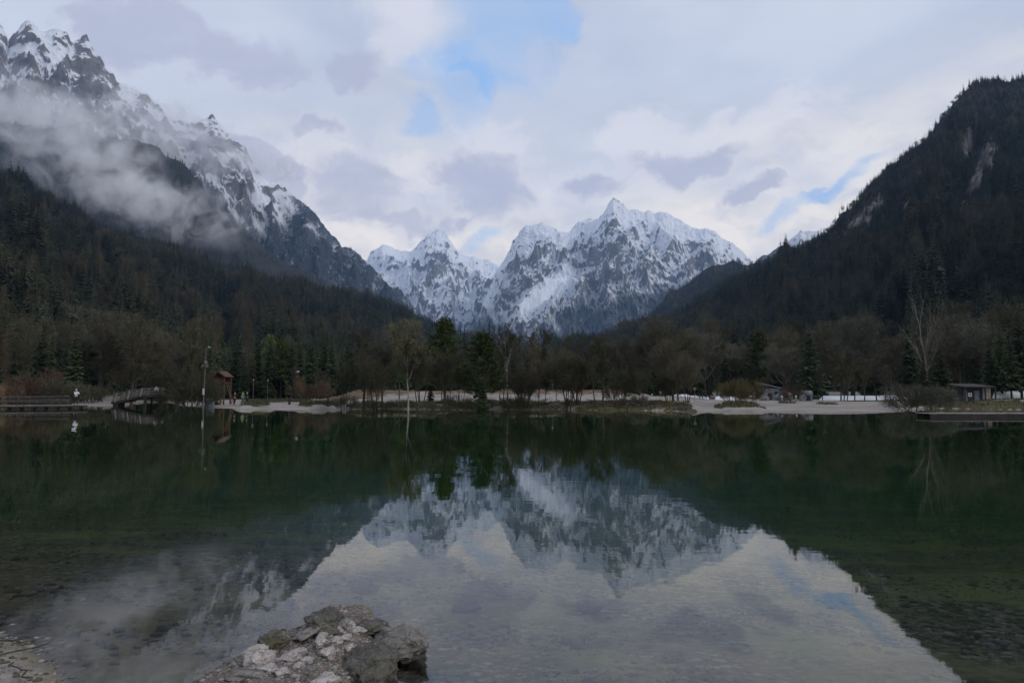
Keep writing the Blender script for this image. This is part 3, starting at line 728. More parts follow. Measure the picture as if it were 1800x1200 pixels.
def spruce(seed, H=20.0, Rm=3.4, tiers=26, per=11, sub=4, bare=0.10, ragged=0.25, mats=None, droop=0.35, thin=1.0):
    rng = random.Random(seed)
    tr, cr = Geo(), Geo()
    tr.tube(Vector((0, 0, -0.5)), Vector((0, 0, H * 0.55)), H * 0.013, H * 0.008, 0, 6)
    tr.tube(Vector((0, 0, H * 0.55)), Vector((0, 0, H * 0.985)), H * 0.008, H * 0.001, 0, 4)
    for i in range(tiers):
        t = (i + rng.uniform(-0.3, 0.3)) / tiers
        z0 = H * (bare + (1 - bare) * max(t, 0))
        base = Rm * ((1 - t) ** 0.85) * (0.55 + 0.45 * min(1, (t + 0.12) * 5)) + 0.10
        n = max(4, int(per * (0.55 + 0.45 * (1 - t))))
        a0 = rng.uniform(0, 6.28)
        for k in range(n):
            if rng.random() < 0.08: continue
            a = a0 + 6.283 * k / n + rng.uniform(-0.25, 0.25)
            L = base * rng.uniform(1 - ragged * 1.5, 1 + ragged * 0.6)
            z = z0 + rng.uniform(-0.5, 0.5) * H / tiers
            d = Vector((math.cos(a), math.sin(a), 0)); s = Vector((-d.y, d.x, 0))
            up = 0.25 * (1 - 2 * (1 - t)) 
            tip = d * L + Vector((0, 0, z - L * droop + L * up + L * 0.12))
            root = Vector((0, 0, z)); mid = root.lerp(tip, 0.5) + Vector((0, 0, L * 0.05))
            wd = L * rng.uniform(0.18, 0.30) * thin + 0.05
            sag = Vector((0, 0, -wd * 0.7))
            if sub <= 1:
                cr.tri(root, mid + s * wd + sag, tip); cr.tri(root, tip, mid - s * wd + sag)
            else:
                # comb of drooping sprays either side of the bough
                for j in range(sub):
                    f0 = 0.12 + 0.88 * j / sub; f1 = min(1.0, f0 + 1.5 / sub)
                    p0 = root.lerp(tip, f0); p1 = root.lerp(tip, f1)
                    ww = wd * (1.5 - 0.9 * f0) * rng.uniform(0.7, 1.2)
                    q = p0.lerp(p1, 0.75)
                    dn = Vector((0, 0, -ww * rng.uniform(0.5, 1.2)))
                    cr.tri(p0, q + s * ww + dn, p1)
                    cr.tri(p0, p1, q - s * ww + dn * rng.uniform(0.6, 1.2))
    cr.tri(Vector((0.12, 0, H * .93)), Vector((-.1, .05, H * .93)), Vector((0, 0, H * 1.01)))
    cr.tri(Vector((0, 0.12, H * .93)), Vector((0.05, -.1, H * .93)), Vector((0, 0, H * 1.01)))
    return tr, cr

def pine(seed, H=16.0, Rm=4.2, bare=0.30, n=520):
    rng = random.Random(seed)
    tr, cr = Geo(), Geo()
    tr.tube(Vector((0, 0, -0.5)), Vector((0.15, 0, H * 0.6)), 0.24, 0.15, 0, 6)
    tr.tube(Vector((0.15, 0, H * 0.6)), Vector((0, 0, H * 0.95)), 0.15, 0.04, 0, 5)
    nb = 46
    for i in range(nb):
        t = (i + 0.5) / nb; z = H * (bare + (1 - bare) * t * 0.96)
        a = i * 2.4 + rng.uniform(-.4, .4)
        L = Rm * (math.sin(math.pi * min(1, 0.30 + 0.70 * (1 - t) * 0.95 + .02)) ** 0.6 if False else (1 - t) ** 0.62 * (0.6 + 0.4 * min(1, t * 5))) * rng.uniform(0.6, 1.15) + 0.3
        d = Vector((math.cos(a), math.sin(a), 0)); p = Vector((0.1, 0, z)); q = p + d * L + Vector((0, 0, L * rng.uniform(0.0, 0.35)))
        tr.tube(p, q, 0.05, 0.015, 0, 3)
        for k in range(int(n / nb)):
            f = rng.uniform(0.3, 1.05); c = p.lerp(q, f) + Vector((rng.gauss(0, .35), rng.gauss(0, .35), rng.gauss(0, .22)))
            for j in range(5):
                v1 = Vector((rng.gauss(0, 1), rng.gauss(0, 1), rng.gauss(0.35, 0.8))).normalized() * rng.uniform(0.25, 0.55)
                v2 = v1.cross(Vector((rng.random(), rng.random(), rng.random()))).normalized() * 0.10
                cr.tri(c, c + v1 + v2, c + v1 - v2)
    return tr, cr

def bare(seed, H=11.0, stems=1, spread=0.35, levels=5, lean=(0, 0), trunk_r=0.16, twig=0.011, up=0.28, first=0.30, leaves=0, bark_lev=0, kids=(3, 4), straight=0.10, shrink=0.68, spread_a=0.62, base=0.0):
    """leafless broadleaf: recursive limbs down to twigs; returns trunk, limbs (crown)"""
    rng = random.Random(seed)
    tr, cr = Geo(), Geo()
    tips = []
    def rv(): return Vector((rng.gauss(0, 1), rng.gauss(0, 1), rng.gauss(0, 1))).normalized()
    def grow(p, d, L, r, lev, g):
        n = 3 if lev <= 1 else 2
        q = p
        for i in range(n):
            d = (d + rv() * straight * (1.5 if lev > 1 else 1.0) + Vector((0, 0, up * 0.22))).normalized()
            nq = q + d * (L / n); ra = r * (1 - 0.45 * i / n); rb = r * (1 - 0.45 * (i + 1) / n)
            if r > 0.03: g.tube(q, nq, ra, rb, 0, 5 if r > .1 else 3)
            else:
                s = d.cross(rv()).normalized() * max(ra, twig) * 1.25
                if lev >= levels: g.tri(q + s, q - s, nq)
                else: 
                    g.tri(q + s, q - s, nq + s * .7); g.tri(q - s, nq - s * .7, nq + s * .7)
            if lev < levels and (i > 0 or lev > 0):
                for k in range(rng.randint(1, 2) if lev < levels - 1 else 2):
                    ax = d.cross(rv()).normalized(); c = (d * math.cos(spread_a * 1.1) + ax * math.sin(spread_a * rng.uniform(.8, 1.4))).normalized()
                    grow(nq if i else q.lerp(nq, .6), c, L * shrink * rng.uniform(0.55, 0.95), rb * 0.55, lev + 1, tr if lev < bark_lev else cr)
            q = nq
        if lev < levels:
            for k in range(rng.randint(*kids)):
                ax = d.cross(rv()).normalized(); an = spread_a * rng.uniform(0.5, 1.1)
                grow(q, (d * math.cos(an) + ax * math.sin(an)).normalized(), L * shrink * rng.uniform(0.8, 1.1), r * 0.52, lev + 1, tr if lev < bark_lev else cr)
        else: tips.append(q)
    tot = sum(shrink ** i for i in range(levels + 1))
    for s in range(stems):
        a = 6.283 * s / max(1, stems) + rng.random(); o = Vector((math.cos(a), math.sin(a), 0))
        d = Vector((lean[0], lean[1], 1)) + (o * spread * rng.uniform(.4, 1.2) if stems > 1 else Vector())
        hs = H * rng.uniform(0.8, 1.0) if stems > 1 else H
        L0 = hs * first
        sh = shrink
        grow(o * (0.10 * stems ** .5 if stems > 1 else 0) * 1.0 + Vector((0, 0, -0.3)), d.normalized(), L0, trunk_r * (1 if stems == 1 else .6), 0, tr)
    for k in range(leaves):
        c = rng.choice(tips) + rv() * 0.2
        v1, v2 = rv() * 0.16, rv() * 0.16
        cr.tri(c, c + v1, c + v2, 1)
    # normalise the height
    zs = max(v.z for v in cr.v) if cr.v else H
    f = H / zs
    for g in (tr, cr): g.v = [v * f for v in g.v]
    return tr, cr

def larch(seed, H=20.0, n=90, Rm=3.0, per=3):
    rng = random.Random(seed); tr, cr = Geo(), Geo()
    tr.tube(Vector((0, 0, -0.5)), Vector((0, 0, H * 0.97)), H * 0.011, 0.03, 0, 4)
    for i in range(n):
        t = (i + .5) / n; z = H * (0.16 + 0.82 * t); L = Rm * (1 - t) ** 0.8 * rng.uniform(.5, 1.1) + .25; a = i * 2.399
        d = Vector((math.cos(a), math.sin(a), rng.uniform(-0.05, 0.35))); p = Vector((0, 0, z)); q = p + d * L
        w_ = Vector((0, 0, 0.05)); cr.tri(p + w_, p - w_, q)
        for k in range(per):
            f = rng.uniform(.25, 1); c = p.lerp(q, f); e = c + Vector((rng.gauss(0, .5), rng.gauss(0, .5), rng.uniform(-.7, .3))) * (0.5 + L * .28)
            s = Vector((rng.uniform(-1, 1), rng.uniform(-1, 1), rng.uniform(-1, 1))).normalized() * 0.045
            cr.tri(c + s, c - s, e)
    return tr, cr

def tree_meshes(name, pair, mt, mc, extra=None):
    tr, cr = pair
    return (tr.mesh('trunk', [mt]), cr.mesh('crown', [mc] + ([extra] if extra else [])), max(v.z for v in cr.v))

def joined(name, pair, mt, mc):
    tr, cr = pair; g = Geo(); g.v = tr.v + cr.v; n = len(tr.v)
    g.f = tr.f + [tuple(i + n for i in f) for f in cr.f]; g.m = [0] * len(tr.f) + [1] * len(cr.f)
    return g.mesh(name, [mt, mc])

NEAR = {}
NEAR['spruce'] = [tree_meshes('spruce', spruce(10 + i, 20, rm, 30, 12, 4, b, rg, droop=dr), M_bark, M_needle) for i, (rm, b, rg, dr) in enumerate([(3.3, .06, .25, .35), (2.8, .10, .3, .42), (3.8, .04, .3, .3), (3.0, .22, .35, .4), (2.5, .12, .3, .3)])]
NEAR['pine'] = [tree_meshes('pine', pine(30 + i, 15, r_, b, n), M_bark, M_pine) for i, (r_, b, n) in enumerate([(4.4, .16, 1500), (3.6, .30, 1200)])]
NEAR['bare'] = [tree_meshes('bare', bare(40 + i, 12, levels=5, trunk_r=.17, spread_a=sa, first=.3), M_bark, mm) for i, (sa, mm) in enumerate([(.6, M_twig), (.75, M_twig), (.5, M_twig_grey), (.68, M_twig_grey), (.6, M_twig)])]
NEAR['multi'] = [tree_meshes('multi', bare(50 + i, 9, stems=st, spread=.38, levels=4, trunk_r=.15, spread_a=.5, first=.33), M_bark, M_twig) for i, st in enumerate((4, 5, 3))]
NEAR['slim'] = [tree_meshes('slim', bare(60 + i, 13, levels=5, trunk_r=.12, spread_a=.42, first=.36, shrink=.56, up=.5), M_bark, M_twig) for i in range(2)]
NEAR['birch'] = [tree_meshes('birch', bare(70, 13, levels=5, trunk_r=.115, spread_a=.40, first=.40, shrink=.53, up=.6, straight=.07, bark_lev=2), M_birch, M_twig_grey)]
NEAR['leafbirch'] = [tree_meshes('leafbirch', bare(71, 13, levels=5, trunk_r=.12, spread_a=.55, first=.40, shrink=.56, up=.45, leaves=3200, bark_lev=1), M_birch, M_twig_grey, M_leafy)]
NEAR['dead'] = [tree_meshes('dead', bare(80, 16, levels=3, trunk_r=.20, spread_a=.42, first=.36, shrink=.74, up=.6, twig=.022, kids=(2, 2)), M_pale, M_pale)]
NEAR['larch'] = [tree_meshes('larch', larch(90 + i, 20, 200, 3.1, 7), M_bark, M_larch) for i in range(2)]
NEAR['bush'] = [tree_meshes('bush', bare(100 + i, 3, stems=14, spread=1.1, levels=3, trunk_r=.05, spread_a=.5, first=.42, twig=.009, up=.15), M_twig, mm) for i, mm in enumerate((M_twig_grey, M_twig_gold, M_twig_red, M_twig))]

tree_no = 0
def put_tree(kind, var, x, y, H, name, label, cat='tree', group=None, widen=1.0, rz=None, tilt=(0, 0), z=None):
    global tree_no
    tree_no += 1
    tm, cm, h0 = NEAR[kind][var % len(NEAR[kind])]
    s = H / h0
    o = thing(name, label, cat, (x, y, gz(x, y) if z is None else z), 0, group)
    o.rotation_euler = (tilt[0], tilt[1], random.Random(tree_no).uniform(0, 6.28) if rz is None else rz)
    o.scale = (s * widen, s * widen, s)
    shrub = cat in ('shrub', 'bush')
    link('stems' if shrub else 'trunk', tm, o); link('twigs' if shrub else 'crown', cm, o)
    return o

def ptree(kind, var, px, Y, top, name, label, **kw):
    """tree whose foot stands at bearing px, Y metres out, and whose tip shows at height 'top'"""
    x = X_of(px, Y); z = gz(x, Y); H = at(px, top, Y).z - z
    return put_tree(kind, var, x, Y, H, name, label, **kw)

# --- named trees of the far shore
ptree('leafbirch', 0, 718, 76, 556, 'birch_tree', 'white-trunked birch whose round top still holds yellow-green leaves, centre left shore', rz=1.0, widen=1.0)
ptree('birch', 0, 893, 78, 566, 'birch_tree', 'tall slender birch with bare twigs and a bright white trunk, mid shore', rz=2.2)
ptree('pine', 0, 782, 84, 553, 'pine_tree', 'tall green pine just right of the yellow-topped birch', widen=1.1)
ptree('pine', 0, 850, 75, 578, 'pine_tree', 'broad bushy green pine at the water left of the white birch', widen=1.35, rz=2.0)
ptree('pine', 1, 702, 100, 588, 'pine_tree', 'small green pine half hidden behind the yellow-topped birch', widen=.7)
ptree('spruce', 0, 757, 82, 668, 'spruce_tree', 'little dark spruce between the two birches by the grassy bank', widen=1.4)
ptree('spruce', 2, 848, 73, 655, 'spruce_tree', 'low dark spruce growing at the foot of the broad pine', widen=1.2)
ptree('multi', 0, 738, 77, 598, 'alder_tree', 'dark many-stemmed alder leaning beside the yellow-topped birch')
ptree('bare', 1, 640, 78, 590, 'willow_tree', 'big brown leafless willow on the shore right of the turf mound', widen=1.15)
ptree('bare', 3, 672, 77, 602, 'willow_tree', 'grey leafless willow close left of the yellow-topped birch', widen=.9)
ptree('slim', 0, 660, 75, 628, 'alder_tree', 'thin straight leafless alder between the two willows')
ptree('slim', 1, 790, 76, 622, 'alder_tree', 'thin leafless alder in front of the tall green pine', widen=.8)
ptree('slim', 0, 835, 86, 640, 'alder_tree', 'short dark leafless alder left of the broad pine')
ptree('slim', 1, 886, 79, 600, 'alder_tree', 'dark slim alder touching the white birch trunk', widen=.7)
ptree('multi', 1, 912, 77, 638, 'alder_tree', 'forked dark alder just right of the white birch', widen=.7)
ptree('slim', 0, 946, 76, 628, 'alder_tree', 'single upright leafless alder left of the fan-shaped alder clump', widen=.8)
ptree('slim', 1, 958, 77, 650, 'alder_tree', 'smaller leafless alder beside the fan-shaped alder clump')
ptree('multi', 2, 998, 75, 606, 'alder_tree', 'fan-shaped clump of dark alder stems in the middle of the shore', widen=1.15)
ptree('multi', 0, 1012, 77, 640, 'alder_tree', 'low spreading alder right of the fan-shaped clump', widen=1.1)
ptree('slim', 0, 1046, 73, 596, 'alder_tree', 'tall dark alder standing at the water, left one of a close pair', widen=1.0)
ptree('slim', 1, 1060, 74, 590, 'alder_tree', 'thicker tall alder at the water, right one of a close pair', widen=1.3)
ptree('bush', 2, 1088, 82, 662, 'shrub', 'reddish leafless shrub on the turf right of the tall alder pair', cat='shrub', widen=.8)
ptree('spruce', 2, 1112, 122, 652, 'yew_bush', 'dark evergreen bush behind the reddish shrub', cat='bush', widen=2.4)
ptree('spruce', 0, 1138, 124, 656, 'yew_bush', 'dark evergreen bush left of the large round leafless tree', cat='bush', widen=2.4)
ptree('bare', 0, 1183, 80, 588, 'willow_tree', 'large round leafless willow with dark stems on the right half of the shore', widen=1.25)
ptree('bare', 4, 1192, 82, 610, 'willow_tree', 'smaller leafless willow growing against the large round one', widen=1.1)
ptree('multi', 1, 1175, 79, 640, 'alder_tree', 'short many-stemmed alder at the foot of the large round willow')
ptree('bush', 1, 1310, 84, 660, 'willow_bush', 'golden rounded willow bush on the turf spit of the right beach', cat='bush', widen=.92)
ptree('bush', 1, 1288, 86, 668, 'willow_bush', 'smaller golden willow bush left of the rounded one', cat='bush', widen=.9)
ptree('bush', 2, 1398, 104, 674, 'shrub', 'rust-brown shrub behind the stone heaps of the right beach', cat='shrub', widen=1.1)
ptree('bush', 0, 1608, 68, 668, 'willow_bush', 'wide grey leafless willow bush hanging over the water at the right end of the beach', cat='bush', widen=1.05)
ptree('bush', 0, 1640, 70, 674, 'willow_bush', 'grey leafless willow bush between the overhanging bush and the hut', cat='bush', widen=1.0)
ptree('bush', 3, 1585, 69, 692, 'willow_bush', 'low grey willow bush dipping towards the beach sand', cat='bush', widen=1.1)
ptree('spruce', 1, 1625, 84, 618, 'spruce_tree', 'narrow young spruce behind the wide grey willow bush', widen=1.25)
ptree('spruce', 2, 1655, 86, 598, 'spruce_tree', 'taller young spruce between the grey bushes and the hut', widen=1.25)
ptree('dead', 0, 1632, 96, 505, 'pale_tree', 'large pale-barked leafless tree above the grey willow bushes on the right', rz=0.6, tilt=(0, R(-6)))
ptree('spruce', 0, 1425, 128, 560, 'spruce_tree', 'bright green spruce behind the right beach, left of the pale tree', widen=1.3)
ptree('spruce', 2, 1533, 126, 628, 'spruce_tree', 'dark low spruce at the right end of the beach', widen=1.8)
ptree('bare', 2, 1490, 128, 592, 'leafless_tree', 'grey leafless tree between the bright spruce and the dark low spruce', widen=1.2)
ptree('bare', 3, 1378, 130, 600, 'leafless_tree', 'grey leafless tree behind the stone heaps', widen=1.2)
ptree('bush', 3, 328, 88, 622, 'willow_bush', 'tall dark leafless willow bush covering the right end of the footbridge', cat='bush', widen=.55)
ptree('bush', 3, 342, 86, 655, 'willow_bush', 'dark willow bush left of the floodlight mast', cat='bush', widen=.8)
ptree('bush', 3, 306, 90, 668, 'willow_bush', 'dark willow bush in front of the footbridge railing end', cat='bush', widen=.7)
ptree('spruce', 0, 378, 92, 680, 'yew_bush', 'dark evergreen bush between the grey tub and the lookout tower', cat='bush', widen=2.0)
ptree('spruce', 1, 128, 108, 565, 'spruce_tree', 'dark pointed spruce behind the person in white', widen=1.15)
ptree('bush', 2, 66, 98, 640, 'shrub', 'tall rusty-brown thicket behind the reeds', cat='shrub', widen=.8)
ptree('bush', 3, 152, 104, 668, 'shrub', 'brown leafless shrub right of the person in white', cat='shrub', widen=1.0)
ptree('bush', 3, 110, 100, 660, 'shrub', 'brown leafless thicket between the reeds and the person in white', cat='shrub', widen=1.0)
ptree('bare', 0, 176, 112, 560, 'leafless_tree', 'brown leafless tree above the picnic table by the footbridge', widen=1.0)
ptree('bare', 1, 232, 116, 548, 'leafless_tree', 'brown leafless tree behind the left end of the footbridge', widen=1.1)
ptree('bush', 2, 545, 98, 656, 'shrub', 'reddish leafless orchard bush on the brown bank left of the willows', cat='shrub', widen=1.05)
ptree('slim', 0, 521, 102, 640, 'leafless_tree', 'small dark tree with a sign board beside it on the left meadow')
ptree('slim', 1, 561, 100, 650, 'leafless_tree', 'small dark tree right of the reddish orchard bush')
ORD = 'first second third fourth fifth sixth seventh eighth ninth tenth eleventh twelfth'.split()
for i, (px, Y, top) in enumerate([(428, 150, 618), (441, 158, 605), (470, 148, 597), (489, 152, 590), (501, 160, 602), (512, 150, 588), (528, 156, 598), (547, 150, 586), (563, 158, 600), (582, 152, 590), (600, 158, 604), (618, 150, 596)]):
    ptree('spruce', 3 if i % 2 else 1, px, Y, top, 'spruce_tree', '%s spruce from the lookout tower in the dark row along the left meadow' % ORD[i], group='spruces in a row along the left meadow', widen=1.0)
for i, (px, Y, top) in enumerate([(1742, 96, 590), (1752, 108, 600), (1762, 100, 560), (1778, 94, 575), (1796, 98, 540), (1815, 96, 550), (1830, 104, 560)]):
    ptree('spruce', 3, px, Y, top, 'spruce_tree', '%s spruce from the hut in the dark grove to its right' % ORD[i], group='spruces in the grove right of the hut', widen=1.1)
for i, (px, Y, top) in enumerate([(1670, 116, 580), (1690, 112, 560), (1715, 118, 548), (1735, 110, 560), (1780, 120, 520)]):
    ptree('bare', i, px, Y, top, 'leafless_tree', 'leafless greyish tree rising behind the hut, %s of five from the left' % ORD[i], group='leafless trees behind the hut', widen=1.2)

for i, (px, Y, top) in enumerate([(1446, 109, 640), (1478, 108, 615), (1483, 110, 630), (1489, 107, 640), (1502, 109, 622), (1519, 107, 628), (1541, 109, 618), (1556, 108, 640)]):
    ptree('slim', i, px, Y, top, 'leafless_tree', 'thin dark leafless tree before the bright snow strip, %s from the left' % ORD[i], group='thin trees in front of the bright snow strip', widen=1.3)
rg = random.Random(44)
SCR = [(590, 640), (640, 700), (740, 800), (800, 880), (900, 980), (980, 1050), (1050, 1120), (1120, 1220)]
SCN = ['right of the turf mound', 'under the willows', 'under the tall green pine', 'round the broad pine', 'right of the white birch', 'at the fan-shaped alder clump', 'at the tall alder pair', 'under the large round willow']
for (a, b), nm in zip(SCR, SCN):
    for q in range(2):
        px = rg.uniform(a, b); Y = rg.uniform(73, 80)
        ptree(rg.choice(['slim', 'multi', 'slim']), rg.randrange(3), px, Y, rg.uniform(605, 665), 'leafless_tree', 'thin dark leafless tree near the water %s' % nm, group='thin waterside trees %s' % nm, widen=rg.uniform(.7, 1.1))
    for q in range(2):
        px = rg.uniform(a, b); Y = rg.uniform(72.5, 80)
        ptree(rg.choice(['bush', 'bush', 'multi']), rg.choice([0, 3, 3, 2]), px, Y, rg.uniform(688, 705), 'shrub', 'leafless waterside scrub %s' % nm, cat='shrub', group='waterside scrub %s' % nm, widen=rg.uniform(.8, 1.3))
# --- first ranks of the wood, tree by tree
ZX = [95, 190, 330, 420, 520, 640, 760, 880, 1020, 1130, 1250, 1370, 1480, 1580, 1680, 1760, 9999]
ZONES = ['behind the reed bed', 'behind the person in white', 'behind the footbridge', 'behind the floodlight mast and lookout tower', 'behind the left meadow', 'behind the reddish orchard bush',
         'behind the yellow-topped birch', 'behind the two big pines', 'behind the white birch and alder clump', 'behind the tall alder pair', 'behind the large round willow', 'behind the golden willow bush',
         'behind the grey bin hut', 'behind the right end of the beach', 'behind the wide grey willow bush', 'behind the lakeside hut', 'behind the grove at the right edge']
rng = random.Random(5)
spots = []
def free(x, y, d):
    return all((x - a) ** 2 + (y - b) ** 2 > d * d for a, b in spots)
def front_limit(px):
    return float(np.interp(px, [-150, 0, 120, 200, 330, 400, 420, 640, 900, 1150, 1240, 1400, 1560, 1640, 1700, 1800, 1950], [96, 104, 112, 122, 118, 130, 150, 150, 152, 135, 134, 136, 134, 112, 112, 112, 110]))
tries = 0
while len(spots) < 430 and tries < 12000:
    tries += 1
    px = rng.uniform(-110, 1910); Y = front_limit(px) + (rng.random() ** 1.3) * 95
    x = X_of(px, Y)
    if not free(x, Y, 4.4): continue
    spots.append((x, Y))
    side = ZONES[[q for q in range(len(ZONES)) if px < ZX[q]][0]]
    dn = fbm(np.array(x / 35), np.array(Y / 35), 2.2, 2)
    conif = (rng.random() + float(dn) * 0.9) > (0.62 if px < 330 else 0.45 if px < 1200 else 0.58)
    deep = Y - front_limit(px)
    if conif:
        H = rng.uniform(13, 21) * (0.78 if deep < 12 else 1)
        if 640 < px < 1100: H *= 0.80
        put_tree('spruce' if rng.random() < .9 else 'pine', rng.randrange(5), x, Y, H, 'spruce_tree', 'dark conifer in the wood %s' % side, group='conifers %s' % side, widen=rng.uniform(.85, 1.2))
    else:
        k = rng.choice(['bare', 'slim', 'slim', 'larch', 'bare'])
        H = rng.uniform(11, 19) * (0.85 if 640 < px < 1100 else 1)
        put_tree(k, rng.randrange(5), x, Y, H, 'leafless_tree', 'leafless brown tree in the wood %s' % side, group='leafless trees %s' % side, widen=rng.uniform(.8, 1.1))

# --- the rest of the wood: beyond count
proto_col = bpy.data.collections.new('wood_prototypes')
def proto(name, me):
    o = bpy.data.objects.new(name, me); proto_col.objects.link(o); return o
FAR = []
for i in range(5):
    FAR.append(proto('a%02d_conifer' % i, joined('conifer', spruce(200 + i, 20, (3.9, 3.2, 4.4, 3.5, 4.0)[i], 12, 8, 1, .06, .35, droop=.42, thin=2.0), M_bark, M_needle_far)))
for i in range(3):
    FAR.append(proto('b%02d_larch' % i, joined('larch', larch(210 + i, 19, 80, 3.0, 5), M_bark, M_larch)))
for i in range(2):
    FAR.append(proto('c%02d_broadleaf' % i, joined('broadleaf', bare(220 + i, 14, levels=4, trunk_r=.2, spread_a=.6, first=.3, twig=.035), M_bark, M_twig)))

def wood(name, P, sc, ix, rot, label):
    me = bpy.data.meshes.new(name); me.vertices.add(len(P)); me.vertices.foreach_set('co', np.asarray(P, np.float32).ravel())
    set_attr(me, 'scl', sc, 'FLOAT_VECTOR'); set_attr(me, 'rot', rot, 'FLOAT_VECTOR'); set_attr(me, 'ix', ix, 'INT')
    me.update()
    o = link(name, me); tag(o, label, 'forest', kind='stuff')
    ng = bpy.data.node_groups.new(name, 'GeometryNodeTree')
    ng.interface.new_socket('Geometry', in_out='INPUT', socket_type='NodeSocketGeometry')
    ng.interface.new_socket('Geometry', in_out='OUTPUT', socket_type='NodeSocketGeometry')
    N = ng.nodes; Lk = ng.links
    gi, go = N.new('NodeGroupInput'), N.new('NodeGroupOutput')
    ci = N.new('GeometryNodeCollectionInfo'); ci.inputs[0].default_value = proto_col; ci.inputs[1].default_value = True; ci.inputs[2].default_value = True
    ip = N.new('GeometryNodeInstanceOnPoints'); ip.inputs['Pick Instance'].default_value = True
    def na(nm, dt):
        a = N.new('GeometryNodeInputNamedAttribute'); a.data_type = dt; a.inputs[0].default_value = nm; return a.outputs[0]
    Lk.new(gi.outputs[0], ip.inputs['Points']); Lk.new(ci.outputs[0], ip.inputs['Instance'])
    Lk.new(na('ix', 'INT'), ip.inputs['Instance Index']); Lk.new(na('rot', 'FLOAT_VECTOR'), ip.inputs['Rotation']); Lk.new(na('scl', 'FLOAT_VECTOR'), ip.inputs['Scale'])
    Lk.new(ip.outputs[0], go.inputs[0])
    md = o.modifiers.new('scatter', 'NODES'); md.node_group = ng
    return o

def kinds(rs, x, z, n, mixp, leafp):
    c = fbm(x / 130, z / 80, 8.8, 4)
    r = rs.rand(n) + 0.85 * c
    k = np.where(r < mixp, rs.randint(0, 5, n), np.where(rs.rand(n) < leafp, rs.randint(8, 10, n), rs.randint(5, 8, n)))
    return k

def sheet_wood(sname, name, n, H, seed, mixp, label, leafp=0.25, reject=None, vpow=1.0, urange=None):
    rs = np.random.RandomState(seed); I = SHEETS[sname]; nu, nv = I['nu'], I['nv']
    X, Y, Z = I['X'], I['Y'], I['Z']
    # cells weighted by area, thinned away outside the view
    A = np.abs(np.hypot(X[:-1, 1:] - X[:-1, :-1], Y[:-1, 1:] - Y[:-1, :-1])) * np.sqrt((X[1:, :-1] - X[:-1, :-1]) ** 2 + (Y[1:, :-1] - Y[:-1, :-1]) ** 2 + (Z[1:, :-1] - Z[:-1, :-1]) ** 2)
    PX = I['PX'][:-1, :-1]
    A = A * np.where((PX > -150) & (PX < 1950), 1.0, 0.12)
    if vpow: A = A / np.hypot(X[:-1, :-1], Y[:-1, :-1]) ** vpow
    p = A.ravel() / A.sum()
    cell = rs.choice(len(p), n, p=p); j, i = cell // (nu - 1), cell % (nu - 1); a, b = rs.rand(n), rs.rand(n)
    def bi(F): return (F[j, i] * (1 - a) + F[j, i + 1] * a) * (1 - b) + (F[j + 1, i] * (1 - a) + F[j + 1, i + 1] * a) * b
    x, y, z = bi(X), bi(Y), bi(Z)
    keep = np.ones(n, bool)
    for key in ('rock',):
        if key in I: keep &= bi(I[key]) + 0.35 * fbm(x / 25, z / 25, 1.0, 3) + 0.1 * rs.rand(n) < 0.42
    if 'forest' in I: keep &= bi(I['forest']) > 0.35 + 0.5 * rs.rand(n)
    x, y, z = x[keep], y[keep], z[keep]; m = len(x)
    k = kinds(rs, x, z, m, mixp, leafp)
    s = H / 20 * (0.45 + 0.45 * rs.rand(m) + 0.45 * rs.rand(m) ** 3 + 0.25 * np.clip(fbm(x / 90, z / 60, 6.6, 3), -.7, 1)); wd = s * (0.85 + 0.4 * rs.rand(m))
    rot = np.stack([rs.normal(0, .03, m), rs.normal(0, .03, m), rs.rand(m) * 6.28], 1)
    return wood(name, np.stack([x, y, z - 0.3], 1), np.stack([wd, wd, s], 1), k, rot, label)

sheet_wood('left_wooded_hill', 'hillside_forest', 50000, 20, 1, 0.55, 'mixed dark conifer and brown larch forest covering the near left hillside', vpow=1.3)
sheet_wood('right_wooded_mountain', 'hillside_forest', 62000, 18.5, 2, 0.70, 'dark mixed forest covering the big mountainside on the right', vpow=1.2)
sheet_wood('left_middle_ridge', 'hillside_forest', 28000, 22, 3, 0.42, 'brownish mixed forest on the middle left ridge under the mist', leafp=0.1)
sheet_wood('right_far_ridge', 'hillside_forest', 22000, 23, 4, 0.80, 'bluish conifer forest on the far ridge at the right of the snowy massif')
sheet_wood('left_snow_mountain', 'hillside_forest', 34000, 21, 6, 0.85, 'thin bluish conifer wood on the lower slopes of the left snowy mountain', vpow=0.5)
# valley floor
rs = np.random.RandomState(11)
n = 9000
pxv = rs.uniform(-400, 2200, n); Yv = 232 + (rs.rand(n) ** 1.2) * 1300
xv = (pxv - 900) / 1200 * Yv
fr = np.interp(pxv, SHEETS and [-400, 0, 300, 600, 800, 1000, 1100, 1300, 1500, 1800, 2200], [140, 165, 260, 420, 700, 1100, 620, 380, 260, 185, 160])
kp = Yv < fr * 1.15 + 120
pxv, Yv, xv = pxv[kp], Yv[kp], xv[kp]; n = len(xv)
zv = ground_fields(xv, Yv)[0] - 0.3
s = 0.55 + 0.5 * rs.rand(n)
wood('valley_forest', np.stack([xv, Yv, zv], 1), np.stack([s, s, s], 1), kinds(rs, xv, Yv, n, 0.62, 0.4), np.stack([np.zeros(n), np.zeros(n), rs.rand(n) * 6.28], 1), 'dark mixed forest on the valley floor behind the lake shore')

